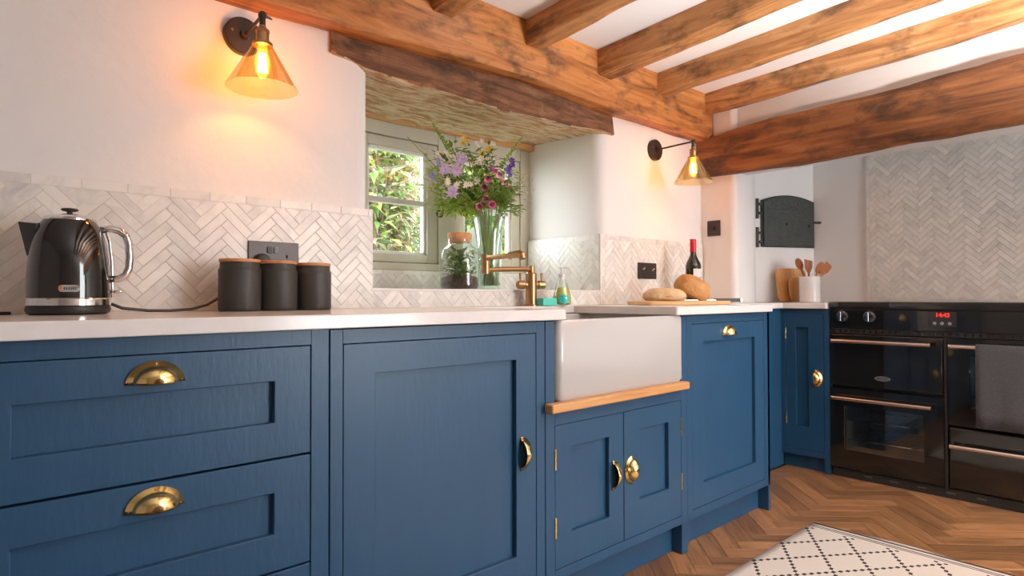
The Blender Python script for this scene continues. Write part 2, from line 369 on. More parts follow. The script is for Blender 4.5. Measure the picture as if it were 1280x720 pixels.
# wall tiles
TL, TW = .0975, .0250
tile = block_mesh('tile', TL, TW, .004, .0007, TILE)
def border(parent, frame, horizontal, a0, a1, b0, b1, first):
    x = a0+first-TL
    while x < a1:
        s, e = max(x, a0)+.0007, min(x+TL, a1)-.0007
        if e-s > .006:
            mb = MB(); mb.box(s, e, b0+.0007, b1-.0007, 0, .0046) if horizontal else mb.box(b0+.0007, b1-.0007, s, e, 0, .0046)
            me = bpy.data.meshes.new('border_tile'); me.from_pydata(mb.v, [], mb.f); me.materials.append(TILE)
            o = bpy.data.objects.new('border_tile', me); COL.objects.link(o); o.matrix_world = frame; o.parent = parent
        x += TL
def tiled(parent, u0, u1, v0, v1, frame, ox=0, oy=0, top=0, bed=True, left=0, bottom=0, first=.03, right=0):
    if bed:
        mb = MB(lambda u, v, n: frame @ Vector((u, v, n))); mb.box(u0, u1, v0, v1, -.008, .0027); mb.build('grout_bed', GROUT, parent)
    if top: border(parent, frame, True, u0, u1, v1-top, v1, first)
    if bottom: border(parent, frame, True, u0, u1, v0, v0+bottom, first)
    if left: border(parent, frame, False, v0+bottom, v1-top, u0, u0+left, first)
    lay('tile', parent, herring(u0+left, u1-right, v0+bottom, v1-top, TL, TW, .0007, ox, oy), tile, .004, TILE, frame, .0007)
FB = F4((1, 0, 0), (0, 0, 1), (0, -1, 0), (0, .572, 0))
tiled(wall_back, -.08, 1.006, .9005, 1.228, FB, .017, 0, top=.024, first=.095)
tiled(wall_back, 1.006, 2.172, .9005, .966, FB, .02, .01, top=.008)
tiled(wall_back, 2.172, 3.052, .9005, 1.226, FB, .01, .02, top=.024, left=.012, first=.05)
tiled(wall_back, -1.049, -.577, .966, 1.224, F4((0, -1, 0), (0, 0, 1), (-1, 0, 0), (2.172, 0, 0)), 0, .01, top=.024)
tiled(wall_back, 1.09, 2.165, .966, 1.0530, F4((1, 0, 0), (0, 0, 1), (0, -1, 0), (0, 1.046, 0)), .03, .02, top=.018)
tiled(wall_right, -.008, 1.0, .907, 1.76, F4((0, -1, 0), (0, 0, 1), (-1, 0, 0), (3.892, 0, 0)), .03, .01, left=.017, bottom=.012)
setp(MB().box(1.0, 2.172, .566, 1.06, .957, .966).build('trim_1', STONE, bevel=.002), 'pale stone slab along the bottom of the window recess', None, None, 'structure')

# ------------------------------------------------------------------ window
win = bpy.data.objects.new('window_1', None); COL.objects.link(win); win.location = (1.65, 1.055, 1.0535); ORG[win] = Vector((1.65, 1.055, 1.0535)); setp(win, 'sage painted casement window in the deep recess', None, None, 'structure')
WX0, WX1, WZ0, WZ1 = 1.10, 2.19, 1.0535, 1.715
f = MB(); f.box(WX0, 1.200, 1.055, 1.13, WZ0, WZ1); f.box(2.125, WX1, 1.055, 1.13, WZ0, WZ1); f.box(1.612, 1.709, 1.055, 1.13, WZ0, WZ1)
f.box(1.200, 1.612, 1.055, 1.13, 1.632, WZ1); f.box(1.709, 2.125, 1.055, 1.13, 1.632, WZ1); f.box(1.200, 1.612, 1.048, 1.13, WZ0, 1.0854); f.box(1.709, 2.125, 1.048, 1.13, WZ0, 1.0854)
f.build('frame', FRAMEP, win, bevel=.003)
def casement(x0, x1):
    z0, z1 = 1.0885, 1.629
    c = MB(); c.box(x0, x0+.055, 1.062, 1.115, z0, z1); c.box(x1-.055, x1, 1.062, 1.115, z0, z1); c.box(x0+.055, x1-.055, 1.062, 1.115, z0, z0+.037); c.box(x0+.055, x1-.055, 1.062, 1.115, z1-.043, z1)
    o = c.build('casement', FRAMEP, win, bevel=.003)
    b = MB(); gx0, gx1, gz0, gz1 = x0+.055, x1-.055, z0+.037, z1-.043
    b.box(gx0, gx0+.014, 1.074, 1.10, gz0, gz1); b.box(gx1-.014, gx1, 1.074, 1.10, gz0, gz1); b.box(gx0, gx1, 1.074, 1.10, gz0, gz0+.012); b.box(gx0, gx1, 1.074, 1.10, gz1-.014, gz1)
    b.build('bead', BEADP, o, bevel=.002)
    MB().box(gx0+.014, gx1-.014, 1.070, 1.100, 1.3446, 1.369).build('glazing_bar', BEADP, o, bevel=.003)
    for a, q in ((gz0+.012, 1.3446), (1.369, gz1-.014)): MB().box(gx0+.014, gx1-.014, 1.086, 1.089, a, q).build('pane', PANE, o)
casement(1.201, 1.611); casement(1.710, 2.124)
h = MB(); h.box(1.616, 1.630, 1.048, 1.055, 1.348, 1.388)
pts = [(1.623, 1.042, 1.385), (1.625, 1.035, 1.358), (1.622, 1.032, 1.331)]
for i in range(15):
    a = R(20-i*32); r_ = .020*(1-i/20); pts.append((1.601+r_*math.cos(a), 1.032, 1.317+r_*math.sin(a)))
h.tube(pts, .0044, 6); h.build('monkey_tail_latch', IRON, win, smooth=True)

# ------------------------------------------------------------------ beams
def beam(name, mat, axis, a0, a1, c0, c1, z0, z1, seed, jit=.012, seg=40, label='', cat='beam', group=None, bow=None, parent=None, round_=.25, freq=3.0):
    prof = rrect(-1, 1, -1, 1, round_, 3); mb = MB(); n = len(prof); vs = []; fs = []
    for i in range(seg+1):
        a = a0+(a1-a0)*i/seg; dz = bow(a) if bow else (0, 0)
        for x, z in prof:
            p = Vector((a*freq, x*2.2, z*2.2+seed*9.7))
            d = noise.noise(p)*jit+noise.noise(p*3.3)*jit*.45
            cc = (c0+c1)/2+x*((c1-c0)/2+d); zz = (z0+z1)/2+z*((z1-z0)/2+d*.9)+(dz[0] if z < 0 else dz[1])
            vs.append((a, cc, zz) if axis == 'X' else (cc, a, zz))
    for i in range(seg):
        for k in range(n): fs.append((i*n+k, i*n+(k+1) % n, (i+1)*n+(k+1) % n, (i+1)*n+k))
    fs.append(tuple(range(n))); fs.append(tuple(seg*n+k for k in range(n))[::-1])
    mb.add(vs, fs); o = mb.build(name, mat, parent, smooth='auto')
    if label: setp(o, label, cat, group)
    return o
beam('ceiling_beam', BEAM, 'X', -2.4, 3.045, .497, .60, 1.79, 2.05, 3, .012, 90, 'long orange oak beam running over the window along the wall', bow=lambda a: (.014*math.exp(-((a-1.55)/.35)**2)-.02*math.exp(-((a-.4)/.6)**2), 0), round_=.12)
li = beam('lintel_beam', LINTEL, 'X', .858, 2.272, .566, 1.075, 1.688, 1.806, 5, .017, 90, 'dark weathered lintel beam directly above the window recess', bow=lambda a: (-.014*math.exp(-((a-1.5)/.4)**2)+.03*max(0, 1-(a-.858)/.12)+.012*math.exp(-((a-2.2)/.15)**2), 0), round_=.10, freq=5)
for v in li.data.vertices:
    if v.co.z < 1.745: v.co.z += .045*(v.co.y-.566)
li.data.materials.append(LINTELU)
for p in li.data.polygons:
    if p.normal.z < -.5: p.material_index = 1
setp(beam('trim_2', OAK, 'X', 1.09, 2.185, 1.015, 1.055, 1.690, 1.722, 8, .004, 30, round_=.3), 'thin orange batten between lintel and window head', None, None, 'structure')
J = [(.745, .835, 1.93), (1.19, 1.285, 1.92), (1.64, 1.725, 1.93), (2.08, 2.18, 1.925), (2.52, 2.60, 1.94), (2.97, 3.04, 1.935)]
JL = ['oak joist meeting the long beam above the black canisters', 'oak joist meeting the long beam above the left end of the lintel', 'oak joist meeting the long beam above the flower vase', 'oak joist meeting the long beam above the right half of the lintel',
      'oak joist meeting the long beam between lintel and mantel beam', 'slender oak joist closest to the mantel beam']
for i, (x0, x1, z0) in enumerate(J):
    beam('ceiling_joist', JOIST, 'Y', -4.0, .505, x0, x1, z0, 2.045, 20+i, .009, 90, JL[i], 'beam', 'oak ceiling joists', round_=.2, bow=lambda a, i=i: (.010*math.sin(a*1.9+i)+.042*(.5-a), .047*(.5-a)), freq=2.2)
beam('mantel_beam', MANTEL, 'Y', -4.0, .575, 3.005, 3.065, 1.586, 1.826, 44, .014, 110, 'massive dark rough mantel beam spanning the range alcove', bow=lambda a: (-.014*max(a, -.9) if a < 0 else .010*a, -.045*max(a, -.75)+.006*math.sin(a*5)), round_=.3, freq=1.9)

# ------------------------------------------------------------------ cabinets
FY = lambda u, n, z: (u, -n, z)                 # run facing -Y
XR = 3.38
FX = lambda u, n, z: (XR-n, -u, z)              # corner unit and range facing -X (u grows towards the viewer's right)
def cup(parent, mp, u, z, rot, name='cup_handle'):
    """half-moon cup pull: flange plate, domed cup open on its flat side, three screws"""
    ca, sa = math.cos(R(rot)), math.sin(R(rot))
    def g(a, b, n): return mp(u+a*ca-b*sa, n, z+a*sa+b*ca)
    mb = MB(g)
    NA, out, inn = 16, [], []
    W_, H_ = .047, .040; w2, h2 = .037, .031
    for i in range(NA+1):
        t = math.pi*i/NA; out.append((W_*math.cos(t), H_*math.sin(t))); inn.append((w2*math.cos(t), h2*math.sin(t)))
    vs = []; fs = []
    for ring, d in ((out, .0005), (out, .0028), (inn, .0040)):
        vs += [(x, y-.0, d) for x, y in ring]
    n1 = NA+1
    for j in range(2):
        for i in range(NA): fs.append((j*n1+i, j*n1+i+1, (j+1)*n1+i+1, (j+1)*n1+i))
    M_ = 7; base = len(vs)
    for j in range(1, M_+1):
        q = math.pi/2*j/M_; k = math.cos(q); dd = .004+.024*math.sin(q)
        vs += [(x*(k*.95+.05), y*(k*.62+.38) if j < M_ else y*.0+h2*.30*0, dd) for x, y in inn] if j < M_ else []
    prev = 2*n1
    for j in range(1, M_):
        cur = base+(j-1)*n1
        for i in range(NA): fs.append((prev+i, prev+i+1, cur+i+1, cur+i))
        prev = cur
    # close the crown of the cup
    vs += [(inn[i][0]*.04, 0.0, .029) for i in range(n1)]; cur = base+(M_-1)*n1
    for i in range(NA): fs.append((prev+i, prev+i+1, cur+i+1, cur+i))
    mb.add(vs, fs); o = mb.build(name, BRASS, parent, smooth=True, solid=.0014)
    for a, b in ((0, .0355), (-.0415, .004), (.0415, .004)):
        s = MB(g); s.lathe([(.0022, .0030), (.0020, .0042), (1e-5, .0044)], (0, 0, 0), 8)
        s.v = [tuple(Vector(v)+Vector(g(a, b, 0))-Vector(g(0, 0, 0))) for v in s.v]; s.build('screw', BRONZE, parent, smooth=True)
    return o
def front(parent, mp, name, u0, u1, z0, z1, pu0, pu1, pz0, pz1, g=.0016):
    mb = MB(mp); u0, u1, z0, z1 = u0+g, u1-g, z0+g, z1-g
    O_ = [(u0, z0), (u1, z0), (u1, z1), (u0, z1)]; I_ = [(pu0, pz0), (pu1, pz0), (pu1, pz1), (pu0, pz1)]
    mb.add([(a, n, b) for n in (-.0005, -.021) for q in (O_, I_) for a, b in q],
           [f_ for i in range(4) for f_ in ((i, (i+1) % 4, 4+(i+1) % 4, 4+i), (8+i, 12+i, 12+(i+1) % 4, 8+(i+1) % 4), (i, 8+i, 8+(i+1) % 4, (i+1) % 4), (4+i, 4+(i+1) % 4, 12+(i+1) % 4, 12+i))])
    d = mb.build(name, BLUE, parent, bevel=.0016)
    p = MB(mp); p.box(pu0-.004, pu1+.004, -.021, -.0150, pz0-.004, pz1+.004); p.build('panel', BLUE, d)
    return d
def carcass(parent, mp, u0, u1, depth, z0=.11, z1=.868):
    MB(mp).box(u0+.004, u1-.004, -depth, -.024, z0+.002, z1).build('carcass', DARKIN, parent)
def hinge(parent, mp, u, z):
    mb = MB(mp); mb.box(u-.0035, u+.0035, -.004, .0035, z-.031, z+.031); mb.build('hinge', BRASS, parent, bevel=.0015)
# drawer unit
cab = thing('drawer_cabinet', (.26, 0, 0), 'blue drawer cabinet with brass cup pulls under the kettle and canisters', 'cabinet')
f = MB(FY); f.box(-.065, -.022, -.022, 0, .0, .868); f.box(.546, .5855, -.022, 0, 0, .868); f.box(-.022, .546, -.022, 0, .836, .868); f.box(-.022, .546, -.022, 0, .10, .138)
f.build('face_frame', BLUE, cab, bevel=.001); carcass(cab, FY, -.065, .5855, .56)
MB(FY).box(-.022, .546, -.062, -.044, .001, .108).build('plinth', BLUE, cab)
for (z0, z1, pz0, pz1, hz) in ((.609, .836, .682, .766, .783), (.381, .608, .457, .540, .558), (.138, .380, .225, .310, .33)):
    d = front(cab, FY, 'drawer', -.022, .546, z0, z1, .056, .469, pz0, pz1); cup(d, FY, .256, hz, 0)
# tall single door unit
cab = thing('door_cabinet', (.92, 0, 0), 'blue cabinet with one wide shaker door beside the drawer unit', 'cabinet')
f = MB(FY); f.box(.5885, .618, -.022, 0, 0, .866); f.box(1.209, 1.2425, -.022, 0, 0, .866); f.box(.618, 1.209, -.022, 0, .834, .866); f.box(.618, 1.209, -.022, 0, .10, .138)
f.build('face_frame', BLUE, cab, bevel=.001); carcass(cab, FY, .5885, 1.2425, .56)
MB(FY).box(.618, 1.209, -.062, -.044, .001, .108).build('plinth', BLUE, cab)
d = front(cab, FY, 'door', .618, 1.209, .138, .834, .698, 1.132, .222, .763); cup(d, FY, 1.146, .502, -90)
# sink unit
cab = thing('sink_cabinet', (1.61, 0, 0), 'low blue cabinet with a pair of small doors under the sink', 'cabinet')
f = MB(FY); f.box(1.2455, 1.2835, -.022, 0, 0, .866); f.box(1.9425, 1.9795, -.055, 0, 0, .866); f.box(1.2835, 1.9425, -.022, 0, .56, .602); f.box(1.2835, 1.9425, -.022, 0, .11, .139)
f.build('face_frame', BLUE, cab, bevel=.001); carcass(cab, FY, 1.2455, 1.9425, .5, .11, .60)
MB(FY).box(1.2835, 1.9425, -.062, -.042, .001, .112).build('plinth', BLUE, cab)
d = front(cab, FY, 'door', 1.2835, 1.6065, .139, .560, 1.357, 1.531, .235, .489); cup(d, FY, 1.545, .364, -90); hinge(d, FY, 1.2845, .461); hinge(d, FY, 1.2845, .262)
d = front(cab, FY, 'door', 1.6065, 1.9425, .139, .560, 1.693, 1.862, .235+.02, .491); cup(d, FY, 1.650, .364, 90); hinge(d, FY, 1.9415, .461); hinge(d, FY, 1.9415, .265)
# dishwasher-front unit
cab = thing('appliance_cabinet', (2.31, 0, 0), 'blue cabinet with a tall panelled front and top cup pull beside the sink', 'cabinet')
f = MB(FY); f.box(1.9805, 2.0155, -.022, 0, .11, .866); f.box(2.5915, 2.638, -.022, 0, .11, .866); f.box(2.620, 2.638, -.30, 0, 0, .866); f.box(2.0155, 2.5915, -.022, 0, .834, .866); f.box(2.0155, 2.5915, -.022, 0, .11, .143)
f.build('face_frame', BLUE, cab, bevel=.001); carcass(cab, FY, 1.9805, 2.62, .30)
MB(FY).box(1.9805, 2.62, -.065, -.047, .001, .112).build('plinth', BLUE, cab)
d = front(cab, FY, 'door', 2.0155, 2.5915, .143, .834, 2.095, 2.508, .230, .764); cup(d, FY, 2.287, .783, 0)
# recessed filler and corner cupboard
setp(MB().box(2.645, 3.402, .283, .303, .001, .868).build('filler_panel', BLUE, bevel=.001), 'plain blue filler panel set back in the corner', 'panel')
cab = thing('corner_cupboard', (3.40, .15, 0), 'narrow blue corner cupboard with one slim door beside the range', 'cabinet')
f = MB(FX); f.box(-.2825, -.258, -.022, 0, .075, .868); f.box(-.056, -.030, -.3, 0, 0, .868); f.box(-.258, -.056, -.022, 0, .842, .868); f.box(-.258, -.056, -.022, 0, .075, .107)
f.build('face_frame', BLUE, cab, bevel=.001); carcass(cab, FX, -.2825, -.056, .3, .08)
MB(FX).box(-.2825, -.056, -.05, -.032, .001, .077).build('plinth', BLUE, cab)
d = front(cab, FX, 'door', -.258, -.056, .107, .842, -.204, -.136, .23, .768); cup(d, FX, -.104, .497, -90); hinge(d, FX, -.257, .732); hinge(d, FX, -.257, .264)

# ------------------------------------------------------------------ worktop, sink, ledge
wt = thing('worktop', (1.3, .25, .87), 'white quartz worktop running along the wall into the corner', 'worktop')
ZB, ZT = .8695, .9
m = MB(); m.prism([(-.08, -.03), (1.300, -.03), (1.306, -.024), (1.306, .46), (1.306, .5735), (-.08, .5735)], ZB, ZT); m.build('slab', STONE, wt, bevel=.003)
m = MB(); m.prism([(1.3065, .462), (1.876, .462), (1.876, -.024), (1.882, -.03), (2.612, -.03), (2.612, .26), (3.352, .26), (3.352, .033), (3.885, .033), (3.885, .30), (3.52, .488), (3.262, .378), (3.09, .368), (3.05, .38), (3.05, .5735), (1.3065, .5735)], ZB, ZT); m.build('slab', STONE, wt, bevel=.003)
def bowl_sink():
    x0, x1, y0, y1, z0, z1 = 1.2845, 1.9405, -.014, .46, .6305, .868
    ro = rrect(x0, x1, y0, y1, .022, 5); ri = rrect(x0+.028, x1-.028, y0+.028, y1-.028, .035, 5); rb = rrect(x0+.045, x1-.045, y0+.045, y1-.045, .05, 5)
    n = len(ro); rings = [(rrect(x0+.006, x1-.006, y0+.006, y1-.006, .02, 5), z0), (ro, z0+.012), (ro, z1-.008), (rrect(x0+.005, x1-.005, y0+.005, y1-.005, .02, 5), z1), (rrect(x0+.022, x1-.022, y0+.022, y1-.022, .03, 5), z1), (ri, z1-.008), (rb, z0+.045)]
    vs = []; fs = []
    for q, z in rings: vs += [(x, y, z) for x, y in q]
    for j in range(len(rings)-1):
        for k in range(n): fs.append((j*n+k, j*n+(k+1) % n, (j+1)*n+(k+1) % n, (j+1)*n+k))
    fs.append(tuple(range(n))[::-1]); fs.append(tuple((len(rings)-1)*n+k for k in range(n)))
    mb = MB(); mb.add(vs, fs); return mb
sk = thing('butler_sink', (1.61, .2, .63), 'white fireclay butler sink with exposed front on the oak ledge', 'sink')
bowl_sink().build('basin', CERAM, sk, smooth='auto')
MB().lathe([(.045, 0), (.045, .004), (.03, .004), (.028, .001), (1e-5, .001)], (1.61, .22, .6755), 20).build('waste', CHROME, sk, smooth='auto')
setp(MB().box(1.238, 1.946, -.036, .0-.0005, .6025, .6300).build('oak_ledge', OAK, bevel=.006, seg=3), 'rounded oak ledge strip under the white sink front', 'ledge')

# tap
tp = thing('kitchen_tap', (1.677, .51, .9), 'aged brass tap with folding swing spout and side levers', 'tap'); tx, ty = 1.677, .51
MB().lathe([(.030, 0), (.030, .004), (.0225, .007), (.0225, .128), (.019, .131), (.0145, .133), (.0145, .158), (.012, .160)], (tx, ty, .9), 24).build('column', BRONZE, tp, smooth='auto')
m = MB(); m.lathe([(.013, -.060), (.0165, -.056), (.0175, -.030), (.013, -.026), (.011, 0), (.013, .026), (.0175, .030), (.0165, .056), (.013, .060)], (0, 0, 0), 18, 'X')
dv = (.93, -.37)
m.v = [(tx+v[0]*dv[0]-v[1]*dv[1], ty+v[0]*dv[1]+v[1]*dv[0], .984+v[2]) for v in m.v]; m.build('valve_barrel', BRONZE, tp, smooth='auto')
for s in (-1, 1):
    q = (tx+s*.045*dv[0], ty+s*.045*dv[1], .984); MB().lathe([(.004, .012), (.0045, .024), (.0065, .045), (.005, .047)], q, 12).build('lever', BRONZE, tp, smooth='auto')
jx = 1.442
MB().tube([(tx, ty, 1.047), (jx, .51, 1.038)], .0095, 12).build('lower_arm', BRONZE, tp, smooth='auto')
MB().lathe([(.011, 0), (.0155, .001), (.0155, .072), (.011, .073)], (jx, .51, 1.022), 18).build('swivel_joint', BRONZE, tp, smooth='auto')
MB().tube([(jx, .51, 1.080), (1.424, .34, 1.082)], .0095, 12).build('upper_arm', BRONZE, tp, smooth='auto')
m = MB(); m.tube([(1.426, .36, 1.082), (1.419, .295, 1.084), (1.418, .284, 1.078), (1.418, .280, 1.066)], [.012, .0135, .0145, .012], 14); m.build('spout_head', BRONZE, tp, smooth='auto')

# ------------------------------------------------------------------ range cooker
rg = thing('range_cooker', (3.64, -.47, 0), 'black gloss range cooker with steel bar handles standing in the alcove', 'range cooker')
U0, U1 = -.026, 1.0                                  # u = -Y
m = MB(FX); m.box(U0+.003, U1-.003, -.50, -.032, .045, .868); body = m.build('body', BLACKP, rg)
m = MB(FX); m.box(U0, U1, -.504, .004, .868, .907); m.build('hob_top', BLACKG, rg, bevel=.006, seg=3)
m = MB(FX); m.box(U0, U1, -.03, 0, .768, .8665); cp = m.build('control_panel', BLACKG, rg, bevel=.003)
m = MB(FX); m.box(U0+.004, U1-.004, -.03, -.008, .745, .767)
vent = m.build('vent_strip', BLACKP, rg)
for k in range(36):
    s = MB(FX); s.box(U0+.02+k*.028, U0+.026+k*.028, -.01, -.004, .750, .763); s.build('vent_rib', BLACKG, vent)
MB(FX).box(U0+.004, U1-.004, -.08, -.014, .001, .045).build('plinth', BLACKP, rg)
for k in range(5):
    s = MB(FX); s.box(.33+k*.115-.2, .365+k*.115-.2, -.015, -.012, .022, .028); s.build('plinth_slot', pm('slot_grey', (.12, .12, .12), rough=.4), rg)
def bar(parent, u0, u1, z):
    m = MB(FX); m.tube([(u0, .040, z), (u1, .040, z)], .0095, 14)
    o = m.build('handle', STEELW, parent, smooth='auto')
    for u in (u0+.035, u1-.035): s = MB(FX); s.tube([(u, 0, z), (u, .040, z)], .007, 10); s.build('handle_post', STEELW, parent, smooth='auto')
    for u in (u0, u1-.005): s = MB(FX); s.tube([(u, .040, z), (u+.005, .040, z)], .0112, 14); s.build('handle_cap', CHROME, parent, smooth='auto')
def plain_door(name, u0, u1, z0, z1):
    m = MB(FX); m.box(u0, u1, -.03, 0, z0, z1); return m.build(name, BLACKG, rg, bevel=.008, seg=3)
OVG = glass('oven_glass', (.82, .86, .86), .18)
OVIN = pm('oven_enamel', (.34, .35, .34), (.40, .40, .39), 10, .35)
def oven_door(u0, u1, z0, z1, w0, w1, v0, v1):
    m = MB(FX); m.box(u0, w0, -.03, 0, z0, z1); m.box(w1, u1, -.03, 0, z0, z1); m.box(w0, w1, -.03, 0, z0, v0); m.box(w0, w1, -.03, 0, v1, z1)
    d = m.build('oven_door', BLACKG, rg)
    m = MB(FX); m.box(w0, w1, -.012, -.008, v0, v1); m.build('glass', OVG, d)
    m = MB(FX)                                        # lit-by-the-room oven cavity behind the glass
    a, b, c, e = w0-.004, w1+.004, v0-.004, v1+.004
    m.add([(a, -.031, c), (b, -.031, c), (b, -.031, e), (a, -.031, e), (a, -.40, c), (b, -.40, c), (b, -.40, e), (a, -.40, e)], [(4, 5, 6, 7), (0, 1, 5, 4), (3, 2, 6, 7), (0, 3, 7, 4), (1, 2, 6, 5)])
    m.build('oven_cavity', OVIN, d)
    for z in (v0+.05, v0+.15):
        s = MB(FX)
        for t in (-.06, -.38): s.tube([(a+.004, t, z), (b-.004, t, z)], .003, 6)
        k = a+.02
        while k < b-.01: s.tube([(k, -.06, z), (k, -.38, z)], .0018, 5); k += .032
        s.build('oven_rack', CHROME, d, smooth=True)
    return d
# cut the body where the ovens sit: body is a thin back frame instead of a solid block
bpy.data.objects.remove(body, do_unlink=True)
m = MB(FX); m.box(U0+.003, U0+.012, -.50, -.032, .045, .868); m.box(U1-.012, U1-.003, -.50, -.032, .045, .868); m.box(U0+.012, U1-.012, -.50, -.45, .045, .868); m.box(.4745, .4855, -.45, -.004, .045, .742)
m.box(U0+.012, U1-.012, -.45, -.032, .84, .867); m.box(U0+.012, U1-.012, -.45, -.032, .046, .05); m.box(U0+.012, .4745, -.45, -.034, .462, .472); m.box(.4855, U1-.012, -.45, -.034, .332, .34)
m.build('body', BLACKP, rg)
d = plain_door('grill_door', U0, .472, .474, .741); bar(d, -.004, .432, .706)
bd = MB(FX); bd.lathe([(1.0, 0.0), (1.0, .0016), (.93, .0028), (.9, .0022), (1e-5, .0022)], (0, 0, 0), 28)
bd = MB(); 
for r_, zz in ((1.0, 0.0), (1.0, .0016), (.95, .003), (.88, .003), (.86, .0018), (1e-5, .0018)):
    for k in range(28):
        a = 2*math.pi*k/28; bd.v.append(FX(.219+.035*r_*math.cos(a), zz, .526+.0125*r_*math.sin(a)))
for j in range(5):
    for k in range(28): bd.f.append((j*28+k, j*28+(k+1) % 28, (j+1)*28+(k+1) % 28, (j+1)*28+k))
bdg = bd.build('badge', pm('badge_silver', (.42, .42, .40), rough=.3, metal=.8), d, smooth='auto')
BADGET = pm('badge_letter_grey', (.05, .05, .05), rough=.5)
FRX = lambda u, n, z: Matrix(((0, 0, -1, XR-n), (-1, 0, 0, -u), (0, 1, 0, z), (0, 0, 0, 1)))
text_mesh('badge_lettering', 'BELLING', .0125, BADGET, d, FRX(.219, .0021, .526))
d = oven_door(U0, .472, .052, .460, .040, .392, .140, .372); bar(d, -.004, .432, .413)
d = oven_door(.490, U1, .343, .741, .570, .92, .425, .660); bar(d, .502, .975, .706)
d = plain_door('storage_drawer', .490, U1, .052, .331); bar(d, .502, .975, .252)
for u in (.036, .165, .80, .92):
    k = MB(FX); k.tube([(u, 0, .832), (u, .005, .832)], .029, 24); kb = k.build('control_knob', CHROME, rg, smooth='auto')
    s = MB(FX); s.tube([(u, .004, .832), (u, .022, .832), (u, .024, .832)], [.0235, .0225, .019], 24); s.build('knob_body', BLACKG, kb, smooth='auto')
    s = MB(FX); s.box(u-.0055, u+.0055, .022, .036, .808, .856); s.build('knob_grip', CHROME, kb, bevel=.002)
    s = MB(FX); s.tube([(u, .001, .8605), (u, .006, .8605)], .005, 10); s.build('knob_marker', CHROME, kb, smooth='auto')
m = MB(FX); m.box(.414, .526, .0003, .002, .793, .861); ds = m.build('clock_display', pm('display_black', (.035, .034, .036), rough=.25), cp)
text_mesh('clock_digits', '14:43', .026, pm('red_digit', (.8, .01, .01), rough=.4, emis=((1, .015, .01), 3.0)), cp, FRX(.472, .0021, .846))
for i, u in enumerate((.441, .470, .500)):
    s = MB(FX); s.tube([(u, .0018, .808), (u, .003, .808)], .0075, 12); s.build('display_button', pm('button_grey', (.30, .30, .31), rough=.5), cp, smooth='auto')
# towel over the right-hand handle
tw = MB(FX)
ns, nz_ = 18, 16; vs = []; fs = []
path = [(.029, .50), (.0285, .60), (.028, .69), (.030, .712), (.040, .7205), (.0505, .712), (.0525, .69), (.053, .60), (.0535, .50), (.054, .42), (.054, .357)]
for i in range(ns+1):
    u = .603+(.955-.603)*i/ns
    for n_, z in path: vs.append((u, n_+(.004*math.sin(i*1.1)*(.72-z)/.36 if n_ > .045 else -.001*abs(math.sin(i*1.1))), z-(.004*i/ns if z < .7 else 0)))
pn = len(path)
for i in range(ns):
    for j in range(pn-1): fs.append((i*pn+j, (i+1)*pn+j, (i+1)*pn+j+1, i*pn+j+1))
tw.add(vs, fs); t = tw.build('tea_towel', BAG, None, smooth=True, solid=.003); setp(t, 'charcoal grey towel folded over the range oven handle', 'towel')

